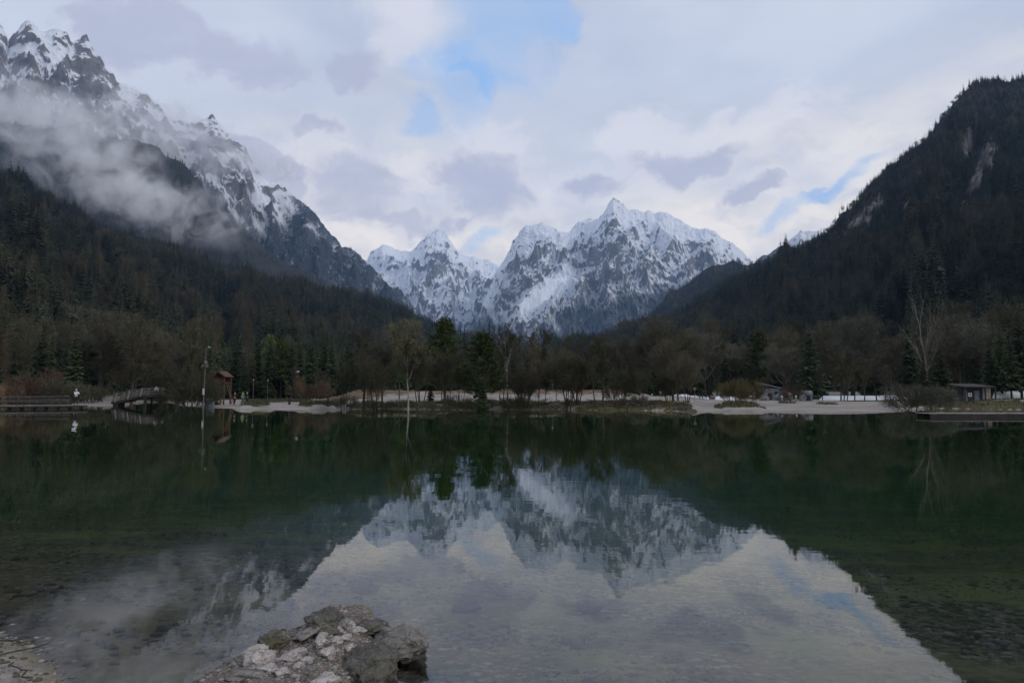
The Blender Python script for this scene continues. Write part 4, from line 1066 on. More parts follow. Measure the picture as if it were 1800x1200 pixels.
# ------------------------------------------------------------------ reeds, tussocks
def blades(name, spots_, label, cat, m, hmin, hmax, wd, seed, lean=0.25):
    rs = np.random.RandomState(seed); P = np.array(spots_); n = len(P)
    h = rs.uniform(hmin, hmax, n); a = rs.rand(n) * 6.28; l = rs.normal(0, lean, n) * h
    dx, dy = np.cos(a), np.sin(a)
    V = np.empty((n, 3, 3)); V[:, 0] = P + np.stack([dx * wd, dy * wd, 0 * h], 1); V[:, 1] = P - np.stack([dx * wd, dy * wd, 0 * h], 1)
    V[:, 2] = P + np.stack([-dy * l, dx * l, h], 1)
    o = link(name, np_mesh(name, V.reshape(-1, 3), np.arange(3 * n).reshape(-1, 3), [m])); return tag(o, label, cat, kind='stuff')
rs = np.random.RandomState(3)
def pts_in(px0, px1, Y0, Y1, n, f=None):
    px = rs.uniform(px0, px1, n); Y = rs.uniform(Y0, Y1, n); x = (px - 900) / 1203 * Y
    z, gr, ea, si, sd = ground_fields(x, Y)
    k = (sd > 0.0) if f is None else f(x, Y, z, gr, sd)
    return np.stack([x, Y, z - 0.02], 1)[k]
blades('reed_bed', pts_in(-60, 88, 88, 97, 16000), 'tan dry reed bed behind the railing at the left edge', 'reeds', M_reed, 1.6, 3.4, 0.034, 1, 0.10)
tus = np.vstack([pts_in(400, 620, 72, 90, 14000, lambda x, y, z, g, sd: g > 0.45), pts_in(600, 1215, 66, 92, 30000, lambda x, y, z, g, sd: (g > 0.45) & (sd > -0.2)),
                 pts_in(1230, 1480, 63, 90, 12000, lambda x, y, z, g, sd: g > 0.5), pts_in(420, 1150, 96, 132, 16000, lambda x, y, z, g, sd: g > 0.4),
                 pts_in(1620, 1830, 60, 96, 9000, lambda x, y, z, g, sd: g > 0.4), pts_in(-40, 350, 84, 112, 12000, lambda x, y, z, g, sd: g > 0.4)])
blades('grass_tussocks', tus, 'dull brown-green winter grass along the far shore', 'grass', M_tuft, 0.10, 0.38, 0.030, 2, 0.5)

# ------------------------------------------------------------------ small built things on the far shore
def part(name, g, m, parent, label=None, smooth=False):
    o = link(name, g.mesh(name, [m] if not isinstance(m, list) else m, smooth), parent)
    if label: o['label'] = label
    return o
def G(): return Geo()

# left jetty
Yj = 78
jx0, jx1 = X_of(-40, 74.5), X_of(155, 79.5)
j = thing('jetty', 'long low timber jetty running in from the left edge of the lake', 'jetty', ((jx0 + jx1) / 2, 77, 0), math.atan2(5.0, jx1 - jx0))
Lj = math.hypot(jx1 - jx0, 5.0)
g = G(); npl = int(Lj / 0.32)
for i in range(npl):
    x = -Lj / 2 + (i + .5) * Lj / npl; g.box((x, 0, 0.40 + 0.006 * ((i * 7) % 3)), (Lj / npl - 0.02, 2.2, 0.06))
o = part('deck_boards', g, M_deck, j); o['kind'] = 'stuff'
g = G(); g.box((0, -1.0, 0.29), (Lj - .1, 0.14, 0.15)); part('edge_beam', g, M_wood_dark, j)
g = G(); g.box((0, 1.0, 0.29), (Lj - .1, 0.14, 0.15)); part('edge_beam', g, M_wood_dark, j)
for i in range(9):
    for s in (-1, 1):
        g = G(); x = -Lj / 2 + 0.6 + i * (Lj - 1.2) / 8; g.tube(Vector((x, s * .82, -2.4)), Vector((x, s * .82, 0.33)), .11, .10, 0, 8, True); part('pile', g, M_wood_dark, j)

# railing fences behind the jetty
def railing(p, q, n, h, label, rails=(0.55, 0.98), base=0.0):
    p, q = Vector(p), Vector(q); d = q - p; L = d.length; a = math.atan2(d.y, d.x)
    t = thing('wooden_railing', label, 'railing', ((p + q) / 2)[:], a, 'timber railings by the jetty')
    dz = (q.z - p.z)
    for i in range(n):
        f = i / (n - 1); x = -L / 2 + L * f; z = dz * (f - .5)
        g = G(); g.box((x, 0, z + h / 2 - .2), (.12, .12, h + .4)); part('post', g, M_wood_dark, t)
        g = G(); g.beam((x - .06, -0.02, z + h * .9), (x - .75, -0.02, z + 0.05), .09, .09); part('brace', g, M_wood_dark, t)
    for r_ in rails:
        g = G(); g.beam((-L / 2, -.09, -dz / 2 + r_), (L / 2, -.09, dz / 2 + r_), .07, .12); part('rail', g, M_wood, t)
    return t
def gp(px, Y, dz=0.0):
    x = X_of(px, Y); return Vector((x, Y, gz(x, Y) + dz))
railing((X_of(-40, 84), 84, 0.35), (X_of(124, 86), 86, 0.45), 13, 1.0, 'nearer timber railing with slanted braces beside the jetty', rails=(0.45, 0.95))
railing(gp(-40, 95), gp(126, 97), 13, 1.0, 'farther timber railing in front of the reeds', rails=(0.5, 1.0))

# picnic tables and benches
def picnic(px, Y, rz, label, m=M_wood_dark, s=1.0):
    p = gp(px, Y); t = thing('picnic_table', label, 'picnic table', p, rz, 'picnic tables on the far shore'); t.scale = (s, s, s)
    g = G()
    for k in range(5): g.box((0, -.32 + .16 * k, .74), (1.8, .145, .045))
    part('tabletop', g, m, t)
    for sy in (-1, 1):
        g = G(); g.box((0, sy * .68, .44), (1.8, .25, .05)); part('seat', g, m, t)
        for sx in (-1, 1):
            g = G(); g.beam((sx * .65, sy * .2, .72), (sx * .65, sy * .62, 0.0), .09, .09); part('leg', g, m, t)
    return t
picnic(167, 108, .1, 'dark picnic table on the sandy rise left of the footbridge', s=1.25)
picnic(922, 100, 0, 'left of two picnic tables on the gravel behind the white birch', M_wood, 1.15)
picnic(938, 101, .15, 'right of two picnic tables on the gravel behind the white birch', M_wood, 1.15)
picnic(1238, 118, .3, 'picnic table on the pale gravel right of the large round willow', M_wood_dark, 1.0)
def bench(px, Y, L, label, m=M_wood_dark, back=False):
    p = gp(px, Y); t = thing('bench', label, 'bench', p, 0, 'simple benches on the beach')
    g = G(); g.box((0, -.11, .42), (L, .2, .05)); g.box((0, .11, .42), (L, .2, .05)); part('seat', g, m, t)
    for s in (-1, 1):
        g = G(); g.box((s * (L / 2 + .06), 0, .40), (.16, .42, .84)); part('end_post', g, m, t)
    if back:
        g = G(); g.box((0, .2, .8), (L, .04, .2)); part('backrest', g, m, t)
    return t
bench(519, 86, 1.3, 'low bench between two posts on the gravel left of the turf mound')
bench(588, 84, 1.4, 'low bench between two posts behind the turf mound')
bench(797, 88, 1.3, 'low bench between two posts below the tall green pine')
bench(866, 92, 1.8, 'long dark bench right of the broad pine')
bench(1070, 96, 1.4, 'low bench by the tall alder pair')

# footbridge
bY = 98.0
bd = [(203, 706.5), (222, 703), (240, 698.5), (256, 695), (275, 694), (300, 695), (322, 698)]
bpts = [at(px, py, bY) for px, py in bd]
bt = [(206, 693.5), (222, 690), (240, 686), (256, 683), (275, 682), (300, 683), (322, 686)]
tpts = [at(px, py, bY) for px, py in bt]
b0 = bpts[0].copy(); b0.z = 0
br = thing('footbridge', 'arched grey timber footbridge over the inlet on the left', 'bridge', b0)
wdt = 1.9
def L_(p): return p - b0
for s in (-1, 1):
    off = Vector((0, s * wdt / 2, 0)); g = G()
    for a, b in zip(bpts[:-1], bpts[1:]): g.beam(L_(a) + off + Vector((0, 0, -.12)), L_(b) + off + Vector((0, 0, -.12)), .2, .34)
    part('side_beam', g, M_wood_dark, br)
    for k, fr_ in enumerate((0.30, 0.62, 1.0)):
        g = G()
        for a, b, c, d in zip(bpts[:-1], bpts[1:], tpts[:-1], tpts[1:]):
            g.beam(L_(a.lerp(c, fr_)) + off + Vector((0, -.06, 0)), L_(b.lerp(d, fr_)) + off + Vector((0, -.06, 0)), .06, .17 if k < 2 else .12)
        part('rail', g, M_wood, br)
    for px in (210, 232, 254, 283, 309):
        a = at(px, np.interp(px, [q[0] for q in bd], [q[1] for q in bd]), bY); c = at(px + 3, np.interp(px + 3, [q[0] for q in bt], [q[1] for q in bt]), bY)
        g = G(); g.beam(L_(a) + off + Vector((0, -.12, -.1)), L_(c) + off + Vector((0, -.12, .1)), .13, .10); part('rail_post', g, M_wood_pale, br)
plank_me = None
nn = 0
for a, b in zip(bpts[:-1], bpts[1:]):
    n_ = max(1, int((b - a).length / .24))
    for i in range(n_):
        c = a.lerp(b, (i + .5) / n_)
        if plank_me is None:
            g = G(); g.box((0, 0, 0), (.215, wdt + .25, .06)); plank_me = g.mesh('deck_plank', [M_wood])
        o = link('deck_plank', plank_me, br, L_(c) + Vector((0, 0, .09))); o.rotation_euler = (0, -math.atan2(b.z - a.z, b.x - a.x), 0)
for px in (262, 318):
    for s in (-1, 1):
        g = G(); a = at(px, 697, bY) - b0; g.tube(Vector((a.x, s * .8, -1.5)), Vector((a.x, s * .8, a.z)), .16, .15, 0, 8, True); part('pier', g, M_wood_dark, br)
    g = G(); g.box((a.x, 0, a.z - .2), (.3, 2.1, .28)); part('cross_beam', g, M_wood_dark, br)
g = G(); g.box((.5, 0, 0.10), (.7, 1.8, .7)); part('abutment', g, M_wood_dark, br)

# floodlight mast
p = gp(358, 84); mt = thing('floodlight_mast', 'tall thin mast with white loudspeakers and a small arm lamp near the lookout tower', 'mast', p)
top = at(362.5, 610, 84) - p
g = G(); g.tube(Vector((0, 0, -.3)), top, .085, .045, 0, 8, True); part('pole', g, M_metal, mt)
g = G(); g.tube(top - Vector((0, 0, .1)), top + Vector((.32, 0, .02)), .02, .02, 0, 6, True); part('arm', g, M_metal, mt)
g = G(); g.box(top + Vector((.38, 0, 0)), (.2, .12, .09)); part('arm_lamp', g, M_white, mt)
def horn(c, d):
    g = G(); d = Vector(d).normalized(); g.tube(Vector(c), Vector(c) + d * .34, .05, .21, 0, 10, True); return g
zc = (at(360, 642, 84) - p).z; xc = top.x * zc / top.z
for c, d in (((xc - .05, -.05, zc), (-1, -.8, -.3)), ((xc + .05, -.05, zc - .02), (1, -.8, -.2)), ((xc + .05, -.05, zc + .35), (.5, -1, .1))):
    part('loudspeaker', horn(c, d), M_metal, mt)
g = G(); zz = (at(359, 688, 84) - p).z; g.box((top.x * zz / top.z, -.14, zz), (.18, .12, .75)); part('switch_box', g, M_white, mt)

# round grey tub
p = gp(369, 88); tb = thing('water_tub', 'round grey banded tub beside the mast', 'tub', p)
g = G(); g.tube(Vector((0, 0, 0)), Vector((0, 0, .98)), .56, .60, 0, 18, True); part('barrel', g, M_grey, tb)
for z in (.2, .5, .8):
    g = G(); g.tube(Vector((0, 0, z - .03)), Vector((0, 0, z + .03)), .605, .61, 0, 18, True); part('hoop', g, M_bluegrey, tb)
g = G(); g.tube(Vector((0, 0, .98)), Vector((0, 0, 1.05)), .64, .62, 0, 18, True); part('lid', g, M_grey, tb)

# lookout tower
tY = 92
p = gp(392, tY); tw = thing('lookout_tower', 'small orange-brown wooden lookout cabin on stilts with a gable roof', 'lookout tower', p)
def tz(py): return (at(392, py, tY) - p).z
def tx(px): return (at(px, 680, tY) - p).x
zf, ze, zp = tz(673), tz(661), tz(652.5)
for px, yy in ((381.5, -.9), (399, -.9), (383, .9), (400.5, .9)):
    g = G(); g.box((tx(px), yy, ze / 2 - .1), (.15, .15, ze + .2)); part('corner_post', g, M_wood_orange, tw)
xa, xb = tx(380), tx(400.5)
for i in range(10):
    g = G(); g.box((xa + (i + .5) * (xb - xa) / 10, 0, zf), ((xb - xa) / 10 - .02, 2.2, .07)); part('floor_board', g, M_wood_orange, tw)
for z in (.25, .5, .75):
    g = G(); g.box(((xa + xb) / 2, -1.03, zf + z * .85), (xb - xa, .04, .12)); part('railing_board', g, M_wood_orange, tw)
g = G(); g.beam((tx(383), -.95, .1), (tx(400), -.95, 1.5), .1, .1); part('cross_brace', g, M_wood_orange, tw)
g = G(); g.beam((tx(400), -1.06, .1), (tx(383), -1.06, 1.5), .1, .1); part('cross_brace', g, M_wood_orange, tw)
xm = (xa + xb) / 2
for s, xe in ((-1, xa - .22), (1, xb + .22)):
    g = G(); d = Vector((xe - xm, 0, ze - zp - .12)); c = Vector((xm, 0, zp)) + d / 2; g.box(c, (d.length, 2.8, .08), Matrix.Rotation(-math.atan2(d.z, d.x), 3, 'Y')); part('roof_panel', g, M_tile, tw)
    g = G(); g.beam((xm, -1.42, zp - .02), (xe, -1.42, ze - .14), .05, .16); part('barge_board', g, M_wood_orange, tw)
g = G(); n0 = [Vector((xa, .95, zf)), Vector((xb, .95, zf)), Vector((xb, .95, ze)), Vector((xm, .95, zp - .1)), Vector((xa, .95, ze))]
g.v = n0 + [v + Vector((0, .06, 0)) for v in n0]; g.f = [(0, 1, 2, 3, 4), (9, 8, 7, 6, 5)] + [(i, (i + 1) % 5, (i + 1) % 5 + 5, i + 5) for i in range(5)]; g.m = [0] * 7
part('rear_wall', g, M_wood_orange, tw)
g = G()
g.beam((xb + .9, -.6, 0), (xb, -.6, zf), .08, .08); g.beam((xb + .9, .0, 0), (xb, 0, zf), .08, .08)
for k in range(1, 7): f = k / 7; g.beam((xb + .9 * (1 - f), -.6, zf * f), (xb + .9 * (1 - f), 0, zf * f), .05, .05)
part('ladder', g, M_wood_orange, tw)

# hut on the right
hY = 88
p = gp(1717, hY); hut = thing('lakeside_hut', 'low dark wooden hut with a pale blue door on the right bank', 'hut', p)
def hx(px): return (at(px, 700, hY) - p).x
x0, x1, x2 = hx(1692), hx(1727), hx(1741)
hw = 2.0
g = G(); g.box(((x0 + x1) / 2, 1.5, hw / 2), (x1 - x0, 3.0, hw + .1)); part('front_room', g, M_wood_dark, hut)
g = G(); g.box(((x1 + x2) / 2 + .01, 1.2, hw / 2), (x2 - x1 - .02, 2.6, hw + .1)); part('side_room', g, M_wood_pale, hut, 'pale boarded side wall')
for px0, px1_, nm, m in ((1712.5, 1721, 'door', M_bluegrey), (1694, 1700, 'shutter', M_bluegrey)):
    a, b = hx(px0), hx(px1_); g = G(); g.box(((a + b) / 2, -.04, .85), (b - a, .08, 1.45)); d_ = part(nm, g, m, hut)
    if nm == 'door':
        g = G(); g.box((b - .12, -.12, .85), (.05, .07, .12)); part('handle', g, M_metal, d_)
a, b = hx(1702), hx(1708); g = G(); g.box(((a + b) / 2, -.05, 1.05), (b - a, .06, .48)); wn_ = part('sign_board', g, M_white, hut)
g = G(); g.box(((a + b) / 2, -.09, 1.05), (.16, .03, .2)); part('emblem', g, M_wood_dark, wn_)
g = G(); g.box((hx(1716), 1.3, hw + .24), (hx(1745) - hx(1688), 4.3, .12), Matrix.Rotation(R(6), 3, 'X')); part('roof', g, M_wood_dark, hut)
for px in (1690, 1725.5, 1743):
    g = G(); g.box((hx(px), -.75, hw / 2), (.14, .14, hw)); part('porch_post', g, M_wood_dark, hut)

# right platform
px0 = on_z(1636, 728.5, 0.2)
pf = thing('floating_platform', 'pale low platform lying on the water at the right edge', 'platform', (px0.x, px0.y, 0))
g = G(); L = 16.0
for i in range(48): g.box((i * L / 48 + .17, 1.0 + .0 * i, .27 + .004 * (i % 3)), (L / 48 - .02, 2.0, .05))
o = part('deck_boards', g, M_deck, pf); o['kind'] = 'stuff'
g = G(); g.box((L / 2, .05, .12), (L, .12, .24)); part('front_beam', g, M_wood_dark, pf)
g = G(); g.box((L / 2, 1.9, .12), (L, .12, .24)); part('rear_beam', g, M_wood_dark, pf)
for i in range(5):
    g = G(); g.tube(Vector((1 + i * 3.4, 1, -.30)), Vector((1 + i * 3.4, 1, .2)), .35, .35, 0, 10, True); part('float_drum', g, M_wood_dark, pf)
pf.rotation_euler = (0, 0, R(-1.5))

# stones, bollards, signs, lamp posts
def rock_mesh(name, seed, sx, sy, sz, m, sub=3, rough=0.22, cut=3, freq=1.3):
    bm = bmesh.new(); bmesh.ops.create_icosphere(bm, subdivisions=sub, radius=1.0)
    rg = random.Random(seed); co = np.array([v.co[:] for v in bm.verts])
    for k in range(cut + 3):
        n_ = np.array([rg.gauss(0, 1), rg.gauss(0, 1), rg.gauss(0, .8)]); n_ /= np.linalg.norm(n_); d = rg.uniform(.55, .85)
        t = co @ n_ - d; co = co - np.where(t > 0, t * 0.93, 0)[:, None] * n_
    r = 1 + rough * fbm(co[:, 0] * freq + seed, co[:, 1] * freq, co[:, 2] * freq, 5, 0.55)
    r = r + rough * 0.35 * (ridged(co[:, 0] * 2.3 + seed, co[:, 1] * 2.3, co[:, 2] * 2.3, 4) - .7)
    co = co * r[:, None] * np.array([sx, sy, sz])
    for v, c in zip(bm.verts, co): v.co = c
    me = bpy.data.meshes.new(name); bm.to_mesh(me); bm.free(); me.materials.append(m)
    me.polygons.foreach_set('use_smooth', np.ones(len(me.polygons), bool)); return me
def stone(px, Y, w_, h_, seed, name, label, m, cat='stone', group=None):
    p = gp(px, Y); o = link(name, rock_mesh(name, seed, w_ / 2, w_ / 2.4, h_ / 1.6, m)); o.location = p + Vector((0, 0, h_ * .25)); return tag(o, label, cat, group)
# stone house ruin with slab roof behind the right beach
rY = 112
p = gp(1357, rY); rh = thing('stone_shed', 'grey stone shed with a sagging slanted roof behind the right beach', 'shed', p)
g = G(); g.box((0, 1.2, .95), (2.6, 2.2, 1.9)); part('wall', g, M_stone, rh)
g = G(); g.box((-.15, 1.2, 2.35), (3.3, 2.9, .14), Matrix.Rotation(R(14), 3, 'Y')); part('roof', g, M_grey, rh)
g = G(); g.box((-.3, .06, .6), (.7, .1, 1.2)); part('door', g, M_wood_dark, rh)
g = G(); g.box((.7, .06, 1.2), (.5, .1, .4)); part('window', g, M_glass, rh)
stone(1376, 108, 2.6, 1.9, 21, 'boulder', 'grey boulder right of the stone shed', M_stone)
stone(1343, 108, 1.6, 1.0, 22, 'boulder', 'low grey boulder left of the stone shed', M_stone)
p = gp(1420, 104); kb = thing('grey_cabin', 'rounded grey barrel-roofed bin hut on the right beach', 'hut', p)
g = G(); g.box((0, .5, .5), (1.3, 1.2, 1.0)); part('body', g, M_bluegrey, kb)
g = G(); g.tube(Vector((-.7, .5, .98)), Vector((.7, .5, .98)), .62, .62, 0, 12, True); part('rounded_roof', g, M_grey, kb)
g = G(); g.box((0, -.12, .45), (.6, .06, .8)); part('hatch', g, M_glass, kb)
stone(1411, 103, 1.2, 1.2, 23, 'boulder', 'pale rounded boulder leaning on the grey bin hut', M_stone)
for px, Y, nm in ((1374, 96, 'left'), (1399, 97, 'right')):
    p = gp(px, Y); t = thing('stone_post', '%s of two short stone posts with a light cap on the right beach' % nm, 'post', p, 0, 'short capped posts on the right beach')
    g = G(); g.tube(Vector((0, 0, -.1)), Vector((0, 0, .75)), .17, .12, 0, 8, True); part('shaft', g, M_stone, t)
    g = G(); g.tube(Vector((0, 0, .75)), Vector((0, 0, .92)), .14, .10, 0, 8, True); part('cap', g, M_white, t)
p = gp(1221, 96); t = thing('round_sign', 'round grey sign disc on a post right of the large round willow', 'sign', p)
g = G(); g.tube(Vector((0, 0, -.2)), Vector((0, 0, 1.55)), .03, .03, 0, 6, True); part('post', g, M_metal, t)
g = G(); g.tube(Vector((0, -.03, 1.72)), Vector((0, -.06, 1.72)), .22, .22, 0, 16, True); part('sign_disc', g, M_metal, t)
p = gp(521, 104); t = thing('sign_board', 'small white triangular sign board on a tall post at the left meadow', 'sign', p)
g = G(); g.tube(Vector((0, 0, -.2)), Vector((0, 0, 3.7)), .05, .045, 0, 6, True); part('post', g, M_wood_dark, t)
zt = (at(523, 653, 104) - p).z
g = G(); a = [Vector((-.25, -.06, zt - .3)), Vector((.45, -.06, zt + .02)), Vector((-.2, -.06, zt + .34))]; g.v = a + [v + Vector((0, .03, 0)) for v in a]; g.f = [(0, 1, 2), (5, 4, 3), (0, 3, 4, 1), (1, 4, 5, 2), (2, 5, 3, 0)]; g.m = [0] * 5
part('sign_panel', g, M_white, t)
g = G(); g.box((.1, -.06, zt - .75), (.3, .03, .1)); part('name_plate', g, M_white, t)
def lamp(px, Y, top, label):
    p = gp(px, Y); t = thing('lamp_post', label, 'lamp post', p, 0, 'slim lamp posts on the far shore'); h = (at(px, top, Y) - p).z
    g = G(); g.tube(Vector((0, 0, -.2)), Vector((0, 0, h)), .05, .035, 0, 6, True); part('post', g, M_metal, t)
    g = G(); g.tube(Vector((0, 0, h)), Vector((0, 0, h + .16)), .10, .16, 0, 8, True); part('lamp_head', g, M_white, t)
lamp(445, 128, 668, 'slim lamp post right of the three walkers')
lamp(470, 130, 669, 'slim lamp post in front of the spruce row')
lamp(971, 118, 668, 'pale lamp post on the gravel bank behind the alder clump')
lamp(1161, 110, 690, 'low lamp post left of the large round willow')
lamp(1146, 108, 694, 'lowest lamp post at the willow, shorter than its neighbour')
# pale parked vans far behind the trees
def van(px, Y, rz, label, m):
    p = gp(px, Y); t = thing('parked_van', label, 'van', p, rz, 'parked vans among the trees')
    g = G(); a = [(-2.3, .35), (2.0, .35), (2.3, .6), (2.3, 1.1), (1.7, 1.25), (1.2, 1.95), (-2.2, 2.0), (-2.3, 1.8)]
    n_ = len(a); g.v = [Vector((x, -.9, z)) for x, z in a] + [Vector((x, .9, z)) for x, z in a]
    g.f = [tuple(range(n_)), tuple(range(2 * n_ - 1, n_ - 1, -1))] + [(i + n_, (i + 1) % n_ + n_, (i + 1) % n_, i) for i in range(n_)]; g.m = [0] * (n_ + 2)
    part('body', g, m, t)
    for x in (-1.5, 1.4):
        for s in (-1, 1):
            g = G(); g.tube(Vector((x, s * .75, .33)), Vector((x, s * .95, .33)), .33, .33, 0, 12, True); part('wheel', g, M_glass, t)
    g = G(); g.box((-.4, -.91, 1.45), (2.6, .03, .5)); part('side_window', g, M_glass, t)
    g = G(); g.box((-.4, .91, 1.45), (2.6, .03, .5)); part('side_window', g, M_glass, t)

# snow strips
M_snow = simple('old_snow', (0.62, 0.62, 0.62), (0.52, 0.52, 0.53), 0.6, rough=0.8)
def snow_strip(pxa, pxb, Ya, Yb, h, seed):
    nu, nv = 60, 12; V = []
    for jv in range(nv):
        for iu in range(nu):
            fu, fv = iu / (nu - 1), jv / (nv - 1); Y = Ya + (Yb - Ya) * fv; px = pxa + (pxb - pxa) * fu; V.append((X_of(px, Y), Y))
    V = np.array(V); z = ground_fields(V[:, 0], V[:, 1])[0]
    fu = np.tile(np.linspace(0, 1, nu), nv); fv = np.repeat(np.linspace(0, 1, nv), nu)
    e = sst(fu, 0, .08) * sst(1 - fu, 0, .08) * sst(fv, 0, .12)
    z = z - .15 + e * (h + 0.15) + 0.08 * fbm(V[:, 0] / 4, V[:, 1] / 4, seed, 3)
    me = np_mesh('snow_patch', np.column_stack([V, z]), grid_faces(nu, nv), [M_snow], True)
    return tag(link('snow_patch', me), kind='structure')
snow_strip(1436, 1600, 112, 128, 0.62, 1.0)
snow_strip(1255, 1300, 112, 124, 0.45, 2.0)
snow_strip(1742, 1850, 98, 125, 1.1, 3.0)
snow_strip(1180, 1250, 118, 128, 0.30, 4.0)

# ------------------------------------------------------------------ people
def skinned(name, chain, radii, edges, m, parent, sub=2):
    me = bpy.data.meshes.new(name); me.from_pydata(chain, edges, []); o = bpy.data.objects.new(name, me)
    sk = bpy.context.scene.collection; sk.objects.link(o)
    md = o.modifiers.new('skin', 'SKIN'); 
    for v, r_ in zip(me.skin_vertices[0].data, radii): v.radius = (r_, r_) if not isinstance(r_, tuple) else r_
    me.skin_vertices[0].data[0].use_root = True
    md.use_smooth_shade = True
    s2 = o.modifiers.new('sub', 'SUBSURF'); s2.levels = sub; s2.render_levels = sub
    dg = bpy.context.evaluated_depsgraph_get(); nm = bpy.data.meshes.new_from_object(o.evaluated_get(dg))
    bpy.data.objects.remove(o); nm.materials.clear(); nm.materials.append(m); nm.name = name
    for p_ in nm.polygons: p_.use_smooth = True
    r = link(name, nm, parent); return r

def person(loc, rz, label, jacket, trousers, H=1.75, pose='stand', hair=M_hair, group=None, seated=False):
    t = thing('person', label, 'person', loc, rz, group); s = H / 1.75; t.scale = (s, s, s)
    st = {'stand': (.10, .0), 'walk': (.09, .22), 'photo': (.13, .0)}[pose]
    hipz, kz = .92, .49
    lx = st[0]; ly = st[1]
    P = [(0, 0, .98), (0, 0, 1.18), (0, .01, 1.38), (0, 0, 1.50), (0, -.01, 1.60), (0, -.02, 1.68),
         (-.09, 0, .90), (-lx, -ly * .35, kz), (-lx - .01, -ly + .02, .09), (-lx - .01, -ly - .13, .045),
         (.09, 0, .90), (lx, ly * .15, kz), (lx + .01, ly + .1, .09), (lx + .01, ly - .04, .045)]
    E = [(0, 1), (1, 2), (2, 3), (3, 4), (4, 5), (0, 6), (6, 7), (7, 8), (8, 9), (0, 10), (10, 11), (11, 12), (12, 13)]
    rad = [(.14, .11), (.125, .095), (.15, .10), .055, (.075, .09), (.07, .085), .085, .058, .042, .038, .085, .058, .042, .038]
    if pose == 'photo': el, ha = [(-.24, -.10, 1.18), (.24, -.10, 1.18)], [(-.08, -.30, 1.42), (.08, -.30, 1.42)]
    elif pose == 'walk': el, ha = [(-.24, .08, 1.14), (.24, -.06, 1.14)], [(-.26, -.02, .92), (.26, -.22, .95)]
    else: el, ha = [(-.25, .02, 1.13), (.25, .02, 1.13)], [(-.24, -.08, .90), (.24, -.08, .90)]
    for s_, (e, h) in zip((-1, 1), zip(el, ha)):
        n_ = len(P); P += [(s_ * .17, 0, 1.41), e, h]; E += [(2, n_), (n_, n_ + 1), (n_ + 1, n_ + 2)]; rad += [.055, .042, .032]
    skinned('body', P, rad, E, M_skin, t)
    # jacket
    Pj = [(0, 0, .95), (0, 0, 1.18), (0, .01, 1.40), (0, 0, 1.48)]; Ej = [(0, 1), (1, 2), (2, 3)]; rj = [(.165, .13), (.155, .125), (.165, .12), .07]
    for s_, (e, h) in zip((-1, 1), zip(el, ha)):
        n_ = len(Pj); hh = Vector(e).lerp(Vector(h), .85)
        Pj += [(s_ * .18, 0, 1.40), e, tuple(hh)]; Ej += [(2, n_), (n_, n_ + 1), (n_ + 1, n_ + 2)]; rj += [.072, .058, .048]
    skinned('jacket', Pj, rj, Ej, jacket, t)
    Pt = [(0, 0, .98), (-.09, 0, .88), P[7], (P[8][0], P[8][1], .14), (.09, 0, .88), P[11], (P[12][0], P[12][1], .14)]
    skinned('trousers', Pt, [(.15, .12), .10, .075, .058, .10, .075, .058], [(0, 1), (1, 2), (2, 3), (0, 4), (4, 5), (5, 6)], trousers, t)
    skinned('hair', [(0, .015, 1.62), (0, .01, 1.71), (0, -.03, 1.74)], [.085, (.092, .10), .075], [(0, 1), (1, 2)], hair, t, 1)
    for k in (8, 12):
        a = P[k]; skinned('shoe', [(a[0], a[1] + .04, .05), (a[0], a[1] - .16, .04)], [.055, .045], [(0, 1)], M_hair, t, 1)
    # nose
    g = G(); g.tube(Vector((0, -.10, 1.645)), Vector((0, -.125, 1.625)), .012, .018, 0, 6, True); part('nose', g, M_skin, t)
    return t
def cloth(n, c): return simple(n, c, tuple(v * .8 for v in c), 6, rough=.9)
C_white = cloth('white_cloth', (.78, .79, .85)); C_navy = cloth('navy_cloth', (.02, .025, .04)); C_black = cloth('black_cloth', (.02, .02, .02))
C_green = cloth('green_cloth', (.09, .22, .07)); C_red = cloth('dark_red_cloth', (.06, .03, .03)); C_blue = cloth('blue_cloth', (.05, .08, .12)); C_hair2 = cloth('pale_hood', (.72, .74, .82))
pw = on_z(134, 712, .43)
person((X_of(134, 78.8), 78.8, .43), R(180), 'person in a white hooded top and dark trousers standing on the jetty', C_white, C_navy, 1.82, 'photo', C_hair2)
for px, Y, lab, jk, tr_, ps, rz in ((413, 90, 'person in dark clothes alone right of the lookout tower', C_red, C_black, 'stand', 1.4), (427, 90, 'person in a bright green jacket walking beside a companion', C_green, C_blue, 'walk', 1.2), (434.5, 90.4, 'person in dark blue walking right of the green jacket', C_navy, C_black, 'walk', 2.2)):
    person(gp(px, Y), rz, lab, jk, tr_, 1.72, ps)
zb = lambda px: at(px, np.interp(px, [q[0] for q in bd], [q[1] for q in bd]), bY).z + .12
for px, lab, jk in ((274.5, 'left one of two people in white tops leaning on the footbridge', C_white), (288, 'right one of two people in white tops leaning on the footbridge', C_hair2)):
    person((X_of(px, bY + .3), bY + .3, zb(px) - .15), R(180 if px > 280 else 20), lab, jk, C_blue, 1.35, 'stand')

# white duck on the water
dp = on_z(130, 753, 0.05)
dk = thing('duck', 'small white bird floating on the dark water below the jetty', 'bird', (dp.x, dp.y, 0.0), R(20)); dk.scale = (.5, .5, .5)
skinned('body', [(-.22, 0, .10), (-.08, 0, .06), (.08, 0, .07), (.15, 0, .14), (.17, 0, .24), (.20, 0, .27)], [.03, (.09, .09), (.09, .09), .045, .035, .04], [(0, 1), (1, 2), (2, 3), (3, 4), (4, 5)], M_white, dk)
g = G(); g.tube(Vector((.22, 0, .265)), Vector((.29, 0, .255)), .018, .008, 0, 6, True); part('beak', g, M_twig_gold, dk)

